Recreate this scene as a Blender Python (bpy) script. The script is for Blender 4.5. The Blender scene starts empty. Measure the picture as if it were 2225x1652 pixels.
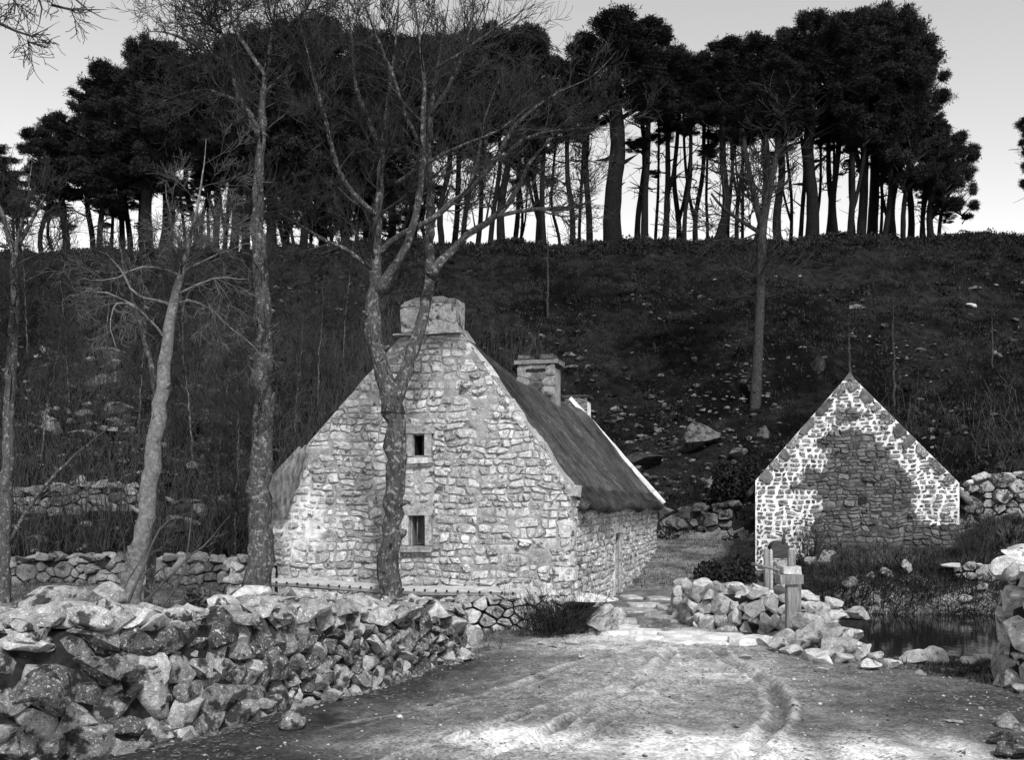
import bpy, bmesh, math, random
import numpy as np
from mathutils import Vector, Matrix, noise as mnoise

R = math.radians
scene = bpy.context.scene
# ------------------------------------------------------------------ camera, sky, sun, exposure
CAMZ, FPX, CX, HY = 2.4, 2200.0, 1112.5, 1092.0      # measures taken from the photograph (width counted as 2225)
cam_d = bpy.data.cameras.new('camera')
cam_d.sensor_width = 36.0
cam_d.lens = FPX / 2225.0 * 36.0
cam_d.shift_y = (HY - 826.0) / 2225.0
cam_d.clip_end = 3000
cam = bpy.data.objects.new('camera', cam_d)
scene.collection.objects.link(cam)
cam.location = (0, 0, CAMZ)
cam.rotation_euler = (R(90), 0, 0)
scene.camera = cam

SUN_EL, SUN_AZ = 46.0, 165.0                         # azimuth from +Y clockwise: behind the camera, a little to the right
world = bpy.data.worlds.new('World')
scene.world = world
world.use_nodes = True
wn, wl = world.node_tree.nodes, world.node_tree.links
wn.clear()
sky = wn.new('ShaderNodeTexSky'); sky.sky_type = 'NISHITA'; sky.sun_disc = False
sky.sun_elevation = R(SUN_EL); sky.sun_rotation = R(SUN_AZ)
sky.dust_density = .7; sky.air_density = 1.0; sky.altitude = 1500
bw = wn.new('ShaderNodeRGBToBW')                      # the plate is black and white
bg = wn.new('ShaderNodeBackground'); bg.inputs['Strength'].default_value = 0.11
wo = wn.new('ShaderNodeOutputWorld')
wl.new(sky.outputs[0], bw.inputs[0]); wl.new(bw.outputs[0], bg.inputs['Color']); wl.new(bg.outputs[0], wo.inputs[0])

sun_d = bpy.data.lights.new('sun', 'SUN'); sun_d.energy = 1.5; sun_d.angle = R(10)
sun = bpy.data.objects.new('sun', sun_d); scene.collection.objects.link(sun)
sdir = Vector((math.sin(R(SUN_AZ)) * math.cos(R(SUN_EL)), math.cos(R(SUN_AZ)) * math.cos(R(SUN_EL)), math.sin(R(SUN_EL))))
sun.rotation_euler = sdir.to_track_quat('Z', 'Y').to_euler()
sun.location = (0, -10, 30)
vs = scene.view_settings
vs.view_transform = 'Standard'; vs.look = 'None'; vs.exposure = 1.6; vs.gamma = 1.0; vs.use_curve_mapping = False

col = scene.collection
rng = np.random.default_rng(7)
random.seed(7)

# ------------------------------------------------------------------ helpers
def thing(name, label, cat, loc=(0, 0, 0), rz=0.0, group=None):
    o = bpy.data.objects.new(name, None); col.objects.link(o)
    o.empty_display_size = 0.2
    o.location = loc; o.rotation_euler = (0, 0, rz)
    o['label'] = label; o['category'] = cat
    if group: o['group'] = group
    return o

def tag(o, label, cat, group=None, kind=None):
    o['label'] = label; o['category'] = cat
    if group: o['group'] = group
    if kind: o['kind'] = kind
    return o

def link(name, me, parent=None, loc=None, rot=None, scale=None):
    o = bpy.data.objects.new(name, me); col.objects.link(o)
    if parent is not None: o.parent = parent
    if loc is not None: o.location = loc
    if rot is not None: o.rotation_euler = rot
    if scale is not None: o.scale = scale
    return o

def mesh_from(name, V, Fc, mat, smooth=True, sharp=None, rnd=None):
    """V (n,3); Fc: a list of (m,k) index arrays (k = 3 or 4)"""
    me = bpy.data.meshes.new(name)
    V = np.asarray(V, dtype=np.float32)
    if not isinstance(Fc, (list, tuple)): Fc = [Fc]
    Fc = [np.asarray(f, dtype=np.int32) for f in Fc if len(f)]
    nl = sum(f.size for f in Fc); nf = sum(len(f) for f in Fc)
    me.vertices.add(len(V)); me.vertices.foreach_set('co', V.ravel())
    me.loops.add(nl); me.loops.foreach_set('vertex_index', np.concatenate([f.ravel() for f in Fc]))
    me.polygons.add(nf)
    sizes = np.concatenate([np.full(len(f), f.shape[1], dtype=np.int32) for f in Fc])
    starts = np.concatenate([[0], np.cumsum(sizes)[:-1]]).astype(np.int32)
    me.polygons.foreach_set('loop_start', starts)
    me.polygons.foreach_set('use_smooth', np.full(nf, bool(smooth)))
    if rnd is not None:
        a = me.attributes.new('rnd', 'FLOAT', 'POINT'); a.data.foreach_set('value', np.asarray(rnd, dtype=np.float32))
    me.materials.append(mat)
    me.update(calc_edges=True)
    if sharp: me.set_sharp_from_angle(angle=R(sharp))
    return me

class MB:
    """collects pieces of geometry for ONE mesh"""
    def __init__(s): s.V = []; s.T = []; s.Q = []; s.n = 0; s.r = []
    def add(s, V, T=None, Q=None, rnd=0.0):
        V = np.asarray(V, dtype=float)
        s.V.append(V)
        if T is not None and len(T): s.T.append(np.asarray(T) + s.n)
        if Q is not None and len(Q): s.Q.append(np.asarray(Q) + s.n)
        s.r.append(np.full(len(V), rnd)); s.n += len(V)
    def box(s, c, size, rot=None, jit=0.0, rnd=0.0):
        B = np.array([[x, y, z] for z in (-.5, .5) for y in (-.5, .5) for x in (-.5, .5)]) * np.asarray(size, dtype=float)
        if jit: B = B + rng.normal(0, jit, B.shape)
        if rot is not None: B = B @ np.array(rot).T
        s.add(B + np.asarray(c), Q=[[0, 2, 3, 1], [4, 5, 7, 6], [0, 1, 5, 4], [2, 6, 7, 3], [0, 4, 6, 2], [1, 3, 7, 5]], rnd=rnd)
    def tube(s, P, rad, k=6, cap=True, rnd=0.0, wob=0.0):
        P = np.asarray(P, dtype=float); n = len(P)
        rad = np.broadcast_to(np.asarray(rad, dtype=float), (n,))
        T = np.gradient(P, axis=0); T /= np.linalg.norm(T, axis=1)[:, None] + 1e-9
        ref = np.array([0., 1., 0.]) if abs(T[:, 1]).mean() < .8 else np.array([1., 0., 0.])
        A = np.cross(T, ref); A /= np.linalg.norm(A, axis=1)[:, None] + 1e-9
        B = np.cross(T, A)
        th = np.arange(k) * 2 * math.pi / k
        rr = rad[:, None] * (1 + (rng.normal(0, wob, (n, k)) if wob else 0))
        V = P[:, None, :] + rr[..., None] * (np.cos(th)[None, :, None] * A[:, None, :] + np.sin(th)[None, :, None] * B[:, None, :])
        V = V.reshape(-1, 3)
        i = np.arange(n - 1)[:, None] * k; j = np.arange(k)[None, :]; j2 = (j + 1) % k
        Q = np.stack([i + j, i + j2, i + k + j2, i + k + j], -1).reshape(-1, 4)
        if cap:
            V = np.vstack([V, P[:1], P[-1:]]); m = n * k
            jj = np.arange(k)
            Tt = np.vstack([np.stack([np.full(k, m), (jj + 1) % k, jj], -1), np.stack([np.full(k, m + 1), m - k + jj, m - k + (jj + 1) % k], -1)])
            s.add(V, T=Tt, Q=Q, rnd=rnd)
        else: s.add(V, Q=Q, rnd=rnd)
    def mesh(s, name, mat, smooth=True, sharp=None, rnd=False):
        V = np.vstack(s.V); fs = []
        if s.T: fs.append(np.vstack(s.T))
        if s.Q: fs.append(np.vstack(s.Q))
        return mesh_from(name, V, fs, mat, smooth, sharp, np.concatenate(s.r) if rnd else None)
    def build(s, name, mat, parent=None, smooth=True, sharp=None, loc=None, rnd=False):
        return link(name, s.mesh(name, mat, smooth, sharp, rnd), parent, loc)

# smooth value noise for numpy arrays
_perm = np.random.default_rng(3).random((256, 256))
def vnoise(x, y):
    x = np.asarray(x, dtype=float); y = np.asarray(y, dtype=float)
    xi = np.floor(x).astype(int); yi = np.floor(y).astype(int); fx = x - xi; fy = y - yi
    fx = fx * fx * (3 - 2 * fx); fy = fy * fy * (3 - 2 * fy)
    g = lambda a, b: _perm[a % 256, b % 256]
    return (g(xi, yi) * (1 - fx) + g(xi + 1, yi) * fx) * (1 - fy) + (g(xi, yi + 1) * (1 - fx) + g(xi + 1, yi + 1) * fx) * fy
def fbm(x, y, o=4):
    s = 0; a = .5; t = 0
    for k in range(o): s = s + a * vnoise(x * 2 ** k + 17.3 * k, y * 2 ** k - 9.1 * k); t += a; a *= .5
    return s / t
def sstep(a, b, x):
    t = np.clip((np.asarray(x, dtype=float) - a) / (b - a), 0, 1); return t * t * (3 - 2 * t)

# ------------------------------------------------------------------ materials (procedural, all greys: the photograph is black and white)
def newmat(name):
    m = bpy.data.materials.new(name); m.use_nodes = True
    nt = m.node_tree; b = nt.nodes['Principled BSDF']
    b.inputs['Roughness'].default_value = .9
    b.inputs['Specular IOR Level'].default_value = .06
    return m, nt, b
def N(nt, typ, **kw):
    n = nt.nodes.new(typ)
    for k, v in kw.items():
        if k in n.inputs: n.inputs[k].default_value = v
        else: setattr(n, k, v)
    return n
def noise_node(nt, scale, detail=5, rough=.6, vec=None, dist=0.0):
    n = N(nt, 'ShaderNodeTexNoise', Scale=scale, Detail=detail, Roughness=rough, Distortion=dist)
    if vec is not None: nt.links.new(vec, n.inputs['Vector'])
    return n.outputs[0]
def ramp(nt, fac, a, b, va=0.0, vb=1.0):
    n = N(nt, 'ShaderNodeMapRange', interpolation_type='SMOOTHSTEP')
    n.inputs['From Min'].default_value = a; n.inputs['From Max'].default_value = b
    n.inputs['To Min'].default_value = va; n.inputs['To Max'].default_value = vb
    nt.links.new(fac, n.inputs['Value']); return n.outputs[0]
def mth(nt, op, a, b=None, c=None):
    n = N(nt, 'ShaderNodeMath', operation=op)
    for i, v in enumerate((a, b, c)):
        if v is None: continue
        if hasattr(v, 'is_linked'): nt.links.new(v, n.inputs[i])
        else: n.inputs[i].default_value = v
    return n.outputs[0]
def mixv(nt, f, a, b):
    n = N(nt, 'ShaderNodeMix', data_type='FLOAT')
    for i, v in zip((0, 2, 3), (f, a, b)):
        if hasattr(v, 'is_linked'): nt.links.new(v, n.inputs[i])
        else: n.inputs[i].default_value = v
    return n.outputs[0]
def finish(nt, b, val, height=None, strength=.4, dist=.02):
    nt.links.new(val, b.inputs['Base Color'])
    if height is not None:
        bp = N(nt, 'ShaderNodeBump', Strength=strength, Distance=dist)
        nt.links.new(height, bp.inputs['Height']); nt.links.new(bp.outputs[0], b.inputs['Normal'])
def pos(nt): return N(nt, 'ShaderNodeNewGeometry').outputs['Position']
def objrand(nt):
    oi = N(nt, 'ShaderNodeObjectInfo').outputs['Random']
    at_ = N(nt, 'ShaderNodeAttribute', attribute_name='rnd').outputs['Fac']
    return mth(nt, 'FRACT', mth(nt, 'ADD', oi, at_))

def stone_mat(name, lo, hi, lichen=.55, lich_t=(.56, .64), moss=.03, moss_t=(.6, .68), sc=1.0, bump=.6, bd=.03):
    m, nt, b = newmat(name); p = pos(nt); r = objrand(nt)
    n1 = noise_node(nt, 5 * sc, 6, .65, p); n2 = noise_node(nt, 16 * sc, 5, .7, p, .4); n3 = noise_node(nt, 3.1 * sc, 5, .6, p, .3); n4 = noise_node(nt, 45 * sc, 3, .6, p)
    v = mixv(nt, r, lo, hi)
    v = mth(nt, 'MULTIPLY', v, ramp(nt, n1, .3, .7, .6, 1.4))
    v = mth(nt, 'MULTIPLY', v, ramp(nt, n4, .3, .7, .7, 1.3))
    v = mixv(nt, mth(nt, 'MULTIPLY', ramp(nt, n2, *lich_t), .85), v, lichen)
    v = mixv(nt, mth(nt, 'MULTIPLY', ramp(nt, n3, *moss_t), .9), v, moss)
    h = mth(nt, 'ADD', mth(nt, 'MULTIPLY', n2, .7), mth(nt, 'MULTIPLY', n4, .35))
    finish(nt, b, v, h, bump, bd); return m

def simple_mat(name, lo, hi, scale=6, detail=6, bump=.4, bd=.02, stretch=None, rough=.9):
    m, nt, b = newmat(name); p = pos(nt)
    if stretch:
        mp = N(nt, 'ShaderNodeMapping'); mp.inputs['Scale'].default_value = stretch; nt.links.new(p, mp.inputs[0]); p = mp.outputs[0]
    n1 = noise_node(nt, scale, detail, .65, p)
    v = ramp(nt, n1, .3, .7, lo, hi)
    finish(nt, b, v, n1, bump, bd); b.inputs['Roughness'].default_value = rough
    return m

M = {}
M['fieldstone'] = stone_mat('fieldstone', .08, .33, lichen=.6, lich_t=(.56, .62), moss=.02, moss_t=(.48, .6), sc=2.1, bump=1, bd=.04)
M['capstone'] = stone_mat('capstone', .17, .4, lichen=.66, lich_t=(.57, .65), moss=.015, moss_t=(.55, .62), sc=1.5, bump=.9, bd=.04)
M['granite'] = stone_mat('granite', .22, .52, lichen=.74, lich_t=(.55, .63), moss=.05, moss_t=(.56, .66), sc=2.2, bump=.9, bd=.025)
M['barnstone'] = stone_mat('barnstone', .055, .15, lichen=.24, lich_t=(.62, .72), moss=.03, moss_t=(.6, .7), sc=1.5, bump=.7, bd=.02)
M['palestone'] = stone_mat('palestone', .24, .46, lichen=.68, lich_t=(.57, .68), moss=.05, moss_t=(.58, .68), sc=1.6, bump=.9, bd=.03)
M['hillrock'] = stone_mat('hillrock', .035, .15, lichen=.28, lich_t=(.58, .7), moss=.02, moss_t=(.5, .6), sc=1.0, bump=.8, bd=.05)
M['washedstone'] = stone_mat('washedstone', .07, .2, lichen=.6, lich_t=(.53, .62), moss=.04, moss_t=(.6, .7), sc=1.5, bump=.7, bd=.02)
M['outcrop'] = stone_mat('outcrop', .09, .24, lichen=.36, lich_t=(.56, .7), moss=.03, moss_t=(.54, .68), sc=1.0, bump=.9, bd=.05)
M['core'] = simple_mat('dark_joint', .008, .03, 8)
M['slab'] = simple_mat('worn_slab', .34, .66, 5, 8, .5, .015)
M['wood'] = simple_mat('grey_timber', .1, .26, 5, 8, .5, .01, (6, 6, .8))
M['oldbeam'] = simple_mat('old_beam', .22, .42, 5, 8, .5, .01, (.8, 7, 7))
M['dark'] = simple_mat('dark_hole_peg', .01, .03, 8)  # colour for the shade in holes, and for the beam pegs
M['darkwood'] = simple_mat('dark_wood', .03, .08, 6, 6, .4, .01, (1, 1, 8))
M['whitewash'] = simple_mat('whitewash', .6, .85, 7, 6, .3, .01)

def bark_mat(name, lo, hi, spot=.3, stretch=(5, 5, 1.2)):
    m, nt, b = newmat(name); p = pos(nt)
    mp = N(nt, 'ShaderNodeMapping'); mp.inputs['Scale'].default_value = stretch; nt.links.new(p, mp.inputs[0])
    n1 = noise_node(nt, 4.5, 8, .75, mp.outputs[0], .5); n2 = noise_node(nt, 11, 6, .7, p); n3 = noise_node(nt, 5.3, 5, .65, p)
    v = ramp(nt, n1, .3, .7, lo, hi)
    v = mixv(nt, mth(nt, 'MULTIPLY', ramp(nt, n2, .54, .6), .8), v, spot)
    v = mixv(nt, mth(nt, 'MULTIPLY', ramp(nt, n3, .62, .68), .8), v, lo * .35)
    finish(nt, b, v, n1, 1, .05); return m
M['bark_mid'] = bark_mat('lichened_bark', .022, .11, .27)
M['bark_pale'] = bark_mat('pale_smooth_bark', .1, .23, .28, (3, 3, 3))
M['bark_grey'] = bark_mat('grey_bark', .03, .12, .27)
M['slopebark'] = bark_mat('slope_bark', .014, .055, .08)
M['twig'] = simple_mat('bare_twig', .016, .055, 3, 3, .1)
M['twig_pale'] = simple_mat('pale_twig', .05, .11, 3, 3, .1)
M['pinebark'] = simple_mat('pine_bark', .004, .014, 4, 6, .6, .04, (4, 4, 1))
M['needles'] = simple_mat('pine_needles', .008, .034, .6, 5, 0)
M['scrub'] = simple_mat('hill_scrub', .002, .036, .8, 7, 0)
M['ivy'] = simple_mat('ivy_leaf', .03, .09, 3, 4, 0, rough=.6)
M['grass'] = simple_mat('dry_grass', .03, .1, 1.4, 5, 0)
M['brush'] = simple_mat('brushwood_bark', .025, .085, 2, 4, 0)
M['litter'] = simple_mat('trodden_litter', .03, .2, 9, 4, 0)
M['grassdark'] = simple_mat('dark_grass', .008, .035, 1.6, 5, 0)

# ground sheets
def ground_mats():
    m, nt, b = newmat('trodden_earth'); p = pos(nt)
    mp = N(nt, 'ShaderNodeMapping'); mp.inputs['Rotation'].default_value = (0, 0, R(-22)); mp.inputs['Scale'].default_value = (1.6, .7, 1); nt.links.new(p, mp.inputs[0])
    n1 = noise_node(nt, .55, 5, .6, mp.outputs[0], .3); n2 = noise_node(nt, 3.2, 8, .72, p, .3); n3 = noise_node(nt, 22, 5, .7, p); n4 = noise_node(nt, 60, 3, .7, p)
    pale = N(nt, 'ShaderNodeAttribute', attribute_name='pale').outputs['Fac']  # carries painted dapple and rut-ridge highlights
    damp_shade = N(nt, 'ShaderNodeAttribute', attribute_name='damp_shade').outputs['Fac']  # damp earth, plus shade painted by the wall and in the ruts
    v = mixv(nt, damp_shade, ramp(nt, n1, .32, .68, .095, .215), .04)
    v = mth(nt, 'MULTIPLY', v, ramp(nt, n2, .35, .65, .62, 1.28))
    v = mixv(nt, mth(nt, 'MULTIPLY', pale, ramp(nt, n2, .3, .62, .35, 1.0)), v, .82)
    v = mth(nt, 'MULTIPLY', v, ramp(nt, n3, .36, .64, .62, 1.25))
    dirt = ramp(nt, noise_node(nt, 7.5, 7, .75, p, .6), .55, .66)
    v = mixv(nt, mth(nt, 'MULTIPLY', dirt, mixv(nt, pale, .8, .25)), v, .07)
    h = mth(nt, 'ADD', mth(nt, 'MULTIPLY', n3, .6), mth(nt, 'ADD', mth(nt, 'MULTIPLY', n4, .25), n2))
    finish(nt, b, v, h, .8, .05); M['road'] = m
    m, nt, b = newmat('rough_turf'); p = pos(nt)
    n1 = noise_node(nt, .8, 6, .65, p, .3); n2 = noise_node(nt, 5, 8, .75, p, .4); n3 = noise_node(nt, 28, 4, .7, p)
    v = ramp(nt, n1, .35, .65, .1, .23)
    v = mth(nt, 'MULTIPLY', v, ramp(nt, n2, .35, .65, .5, 1.5))
    v = mth(nt, 'MULTIPLY', v, ramp(nt, n3, .35, .65, .6, 1.4))
    finish(nt, b, v, mth(nt, 'ADD', n2, mth(nt, 'MULTIPLY', n3, .4)), 1, .08); M['turf'] = m
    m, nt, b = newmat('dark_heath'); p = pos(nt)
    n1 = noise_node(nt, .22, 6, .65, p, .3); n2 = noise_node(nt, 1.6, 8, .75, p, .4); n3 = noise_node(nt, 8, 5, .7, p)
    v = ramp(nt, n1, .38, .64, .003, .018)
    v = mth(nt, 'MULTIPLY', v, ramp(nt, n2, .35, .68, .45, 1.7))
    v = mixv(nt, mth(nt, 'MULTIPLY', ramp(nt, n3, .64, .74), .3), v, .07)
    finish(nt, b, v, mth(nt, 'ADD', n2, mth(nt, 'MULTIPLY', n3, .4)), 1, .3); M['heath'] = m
ground_mats()
def water_mat():
    m, nt, b = newmat('still_water'); p = pos(nt)
    b.inputs['Base Color'].default_value = (.006, .006, .006, 1); b.inputs['Roughness'].default_value = .06
    b.inputs['Specular IOR Level'].default_value = .5
    n1 = noise_node(nt, 3.5, 3, .5, p, .4)
    bp = N(nt, 'ShaderNodeBump', Strength=.12, Distance=.02); nt.links.new(n1, bp.inputs['Height']); nt.links.new(bp.outputs[0], b.inputs['Normal'])
    M['water'] = m
water_mat()
def thatch_mat():
    m, nt, b = newmat('weathered_thatch')
    p = N(nt, 'ShaderNodeTexCoord').outputs['Object']
    mp = N(nt, 'ShaderNodeMapping'); mp.inputs['Scale'].default_value = (.9, 16, .9); nt.links.new(p, mp.inputs[0])
    n1 = noise_node(nt, 1.6, 8, .75, mp.outputs[0], .25); n2 = noise_node(nt, .55, 5, .6, p, .3); n3 = noise_node(nt, 9, 5, .7, p)
    v = ramp(nt, n1, .3, .7, .02, .15)
    v = mth(nt, 'MULTIPLY', v, ramp(nt, n2, .35, .65, .55, 1.35))
    v = mth(nt, 'MULTIPLY', v, ramp(nt, n3, .35, .65, .7, 1.3))
    finish(nt, b, v, mth(nt, 'ADD', n1, mth(nt, 'MULTIPLY', n3, .4)), 1, .06); M['thatch'] = m
    M['verge'] = simple_mat('verge_straw', .08, .3, 6, 6, .6, .02, (2, 2, .6)); M['straw'] = simple_mat('thatch_straw', .02, .13, 4, 4, 0)
thatch_mat()
def mortar_mat(name, grey, white, lo=.75):
    m, nt, b = newmat(name); p = pos(nt)
    w = N(nt, 'ShaderNodeAttribute', attribute_name='wash').outputs['Fac']
    n1 = noise_node(nt, 4, 6, .7, p); n2 = noise_node(nt, 20, 5, .7, p)
    v = mixv(nt, w, grey, white)
    v = mth(nt, 'MULTIPLY', v, ramp(nt, n1, .3, .7, lo, 1.18))
    v = mth(nt, 'MULTIPLY', v, ramp(nt, n2, .3, .7, .8, 1.15))
    finish(nt, b, v, n2, .5, .02); return m
M['mortar'] = mortar_mat('lime_mortar', .29, .8, .6)
M['barnmortar'] = mortar_mat('barn_mortar', .06, .74, .7)

# ------------------------------------------------------------------ terrain
XS = [-400, -12, -6, -4, 0, 5, 8, 12, 15, 400]; FOOT = [27, 27, 29, 38, 41, 41, 40, 36, 31, 31]
def foot(x): return np.interp(x, XS, FOOT)
def pond_mask(x, y):
    a = sstep(0, .5, x - (5.55 + (y - 16) * .1)); b = sstep(15.75, 16.25, y + .12 * (x - 6)); c = 1 - sstep(24.6, 26.4, y + .05 * (x - 9))
    return a * b * c
RUTS = [([(3.2, 17.6), (2.35, 15.5), (1.75, 13.5), (.9, 11.6), (.2, 10.2), (-.8, 8.6)], .07, .055),
        ([(3.0, 17.4), (2.0, 15.4), (1.35, 13.5), (.4, 11.7), (-.4, 10.4), (-1.6, 8.8)], .055, .04),
        ([(3.4, 17.0), (3.2, 15.6), (3.35, 13.8), (3.3, 12.4), (2.9, 11.0), (2.2, 9.5), (1.5, 8)], .085, .085),
        ([(2.5, 17.4), (1.2, 15.2), (.1, 13.2), (-.9, 11.6), (-2.0, 10.4)], .075, .03),
        ([(3.6, 16.8), (2.6, 15.4), (2.2, 13.6), (1.5, 11.8), (.7, 10.3), (0, 9)], .055, .04)]
def rut_depth(x, y):
    out = np.zeros_like(x); ridge = np.zeros_like(x)
    for pts, w, d in RUTS:
        pts = np.array(pts); ys = pts[::-1, 1]; xs = pts[::-1, 0]
        yy = np.linspace(ys[0], ys[-1], 60); xx = np.interp(yy, ys, xs); k = np.ones(9) / 9
        xx = np.convolve(np.pad(xx, 4, mode='edge'), k, 'valid')
        cx = np.interp(y, yy, xx) + .06 * (fbm(y * 2.2, y * 0 + w * 50, 3) - .5)
        m = sstep(ys[0] - .1, ys[0] + .8, y) * (1 - sstep(ys[-1] - 1.0, ys[-1], y))
        q = (x - cx) / w
        out += m * d * (-np.exp(-q * q) + .5 * np.exp(-((np.abs(q) - 1.9) / .6) ** 2)) * (.75 + .5 * vnoise(y * .9 + w * 90, x * 0))
    return out
def height(x, y):
    x = np.asarray(x, dtype=float); y = np.asarray(y, dtype=float)
    f = foot(x)
    t = np.clip((y - f) / (72 - f), 0, 1)
    crest = np.interp(x, [-60, -30, 0, 10, 30, 60], [20.0, 20.2, 20.9, 21.0, 21.2, 21.4]) + 1.1 * (fbm(x * .3, x * 0 + 2, 4) - .5)
    z = crest * t ** 1.2
    z = z + (fbm(x * .25 + 4, y * .25, 4) - .5) * 2.2 * sstep(2, 12, y - f) * (1 - sstep(66, 72, y))
    z = z + (fbm(x * .9, y * .9 + 7, 3) - .5) * .5 * sstep(0, 5, y - f)
    z = np.where(y > 72, crest - .04 * (y - 72), z)
    # yard rises a little towards the lane behind, and towards the left behind the wall
    z = z + .9 * sstep(25, 40, y) * (1 - sstep(41, 46, y)) * sstep(2, 5, x)
    z = z + .35 * sstep(-3, -8, x) * sstep(12, 22, y) * (1 - sstep(40, 50, y))
    # bank in front of the barn
    bank = sstep(25.2, 28.4, y + .05 * (x - 9)) * sstep(7.2, 9.4, x) * (1 - sstep(33, 38, y))
    z = z + .75 * bank + (fbm(x * 1.6, y * 1.6, 3) - .5) * .4 * bank
    z = z + .8 * sstep(12.5, 14, x) * sstep(26.5, 29, y) * (1 - sstep(31, 40, y))
    near = (1 - sstep(24, 30, y))
    z = z + near * ((fbm(x * .7, y * .7 + 30, 3) - .5) * .16 + (fbm(x * 3.1, y * 3.1, 4) - .5) * .07)
    z = z - 1.15 * pond_mask(x, y)
    z = z + rut_depth(x, y)
    return z
def h1(x, y): return float(height(np.array([x], dtype=float), np.array([y], dtype=float))[0])
def at(X, Y, Z): return Vector(((X - CX) / FPX * Z, Z, CAMZ + (HY - Y) / FPX * Z))
_zz = np.linspace(6, 110, 2600)
def gnd(X, Y):
    """where the sight line of a spot in the photograph meets the terrain"""
    xs = (X - CX) / FPX * _zz; zs = CAMZ + (HY - Y) / FPX * _zz
    hit = np.nonzero(zs <= height(xs, _zz))[0]
    i = hit[0] if len(hit) else len(_zz) - 1
    return Vector((xs[i], _zz[i], h1(xs[i], _zz[i])))
def onland(X, Z, dz=0.0):
    x = (X - CX) / FPX * Z; return Vector((x, Z, h1(x, Z) + dz))

XL = [(0, -7.5), (8.6, -5.0), (10, -3.3), (12, -2.2), (15.8, -.5), (17.5, .3), (19, 1.2), (20.5, 1.35), (36, 5.3)]
XR = [(0, 8), (11, 6.6), (13, 6.2), (14.8, 5.9), (15.4, 4.8), (18, 4.5), (20, 3.5), (24, 5.0), (36, 7.4)]
def road_mask(x, y):
    a = np.interp(y, *zip(*XL)); b = np.interp(y, *zip(*XR))
    n = (fbm(x * 1.1, y * 1.1, 3) - .5) * .7
    return (x > a + n * .4) & (x < b + n) & (y < 27)

def build_terrain():
    gx = np.unique(np.concatenate([np.linspace(-400, -60, 15), np.linspace(-60, -8, 80), np.linspace(-8, 9, 270), np.linspace(9, 18, 90), np.linspace(18, 60, 70), np.linspace(60, 400, 15)]).round(4))
    gy = np.unique(np.concatenate([np.linspace(-60, 6, 14), np.linspace(6, 20, 250), np.linspace(20, 30, 110), np.linspace(30, 76, 140), np.linspace(76, 500, 16)]).round(4))
    X, Y = np.meshgrid(gx, gy); Zh = height(X.ravel(), Y.ravel())
    V = np.stack([X.ravel(), Y.ravel(), Zh], -1)
    nx, ny = len(gx), len(gy)
    i = np.arange(ny - 1)[:, None] * nx + np.arange(nx - 1)[None, :]
    Q = np.stack([i, i + 1, i + nx + 1, i + nx], -1).reshape(-1, 4)
    fc = V[Q].mean(axis=1)
    rd = road_mask(fc[:, 0], fc[:, 1]) & (fc[:, 1] > 3)
    hl = ~rd & (fc[:, 1] > foot(fc[:, 0]) + 1 + 2 * (fbm(fc[:, 0] * .4, fc[:, 1] * .4) - .5))
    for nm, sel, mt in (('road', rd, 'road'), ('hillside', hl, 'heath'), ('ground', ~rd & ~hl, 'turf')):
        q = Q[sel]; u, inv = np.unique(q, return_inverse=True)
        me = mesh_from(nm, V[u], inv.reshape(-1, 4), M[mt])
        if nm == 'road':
            x, y = V[u][:, 0], V[u][:, 1]
            pl = np.zeros(len(u))
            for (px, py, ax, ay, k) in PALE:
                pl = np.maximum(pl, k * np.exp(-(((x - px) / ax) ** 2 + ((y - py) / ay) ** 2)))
            rd_ = rut_depth(x, y); rr = np.clip(rd_ * 24, 0, .5)  # rut ridges coloured paler, a painted highlight
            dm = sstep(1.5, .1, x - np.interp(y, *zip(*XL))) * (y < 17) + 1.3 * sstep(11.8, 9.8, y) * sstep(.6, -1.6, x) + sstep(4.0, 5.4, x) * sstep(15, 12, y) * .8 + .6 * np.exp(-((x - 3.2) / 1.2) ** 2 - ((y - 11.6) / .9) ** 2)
            dm = np.clip(dm * (.55 + .9 * fbm(x * 2.3 + 5, y * 2.3, 4)) + np.clip(-rd_ * 11, 0, .6), 0, 1)  # groove shade painted in on top of the damp earth
            a = me.attributes.new('damp_shade', 'FLOAT', 'POINT'); a.data.foreach_set('value', dm.astype(np.float32))
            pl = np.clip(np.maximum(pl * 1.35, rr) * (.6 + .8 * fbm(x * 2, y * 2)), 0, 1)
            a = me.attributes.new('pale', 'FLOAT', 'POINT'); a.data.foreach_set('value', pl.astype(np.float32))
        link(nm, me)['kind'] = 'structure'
# pale road patches, near ones painted dappled sunlight: x, y, half axes, amount
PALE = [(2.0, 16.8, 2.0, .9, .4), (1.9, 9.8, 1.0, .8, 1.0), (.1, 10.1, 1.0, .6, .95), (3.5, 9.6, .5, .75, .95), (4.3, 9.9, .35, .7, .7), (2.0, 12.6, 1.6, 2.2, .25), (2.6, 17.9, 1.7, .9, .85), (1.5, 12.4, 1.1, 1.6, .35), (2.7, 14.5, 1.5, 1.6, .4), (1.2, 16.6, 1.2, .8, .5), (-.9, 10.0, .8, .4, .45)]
build_terrain()

# pond water: one flat sheet inside the hollow
def build_pond():
    V = [(5.2, 15.6, -.42), (14.5, 15.0, -.42), (17, 26.5, -.42), (5.9, 26.8, -.42)]
    me = mesh_from('pond_water', V, [[(0, 1, 2, 3)]], M['water'], False)
    link('pond_water', me)['kind'] = 'structure'
build_pond()

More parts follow.
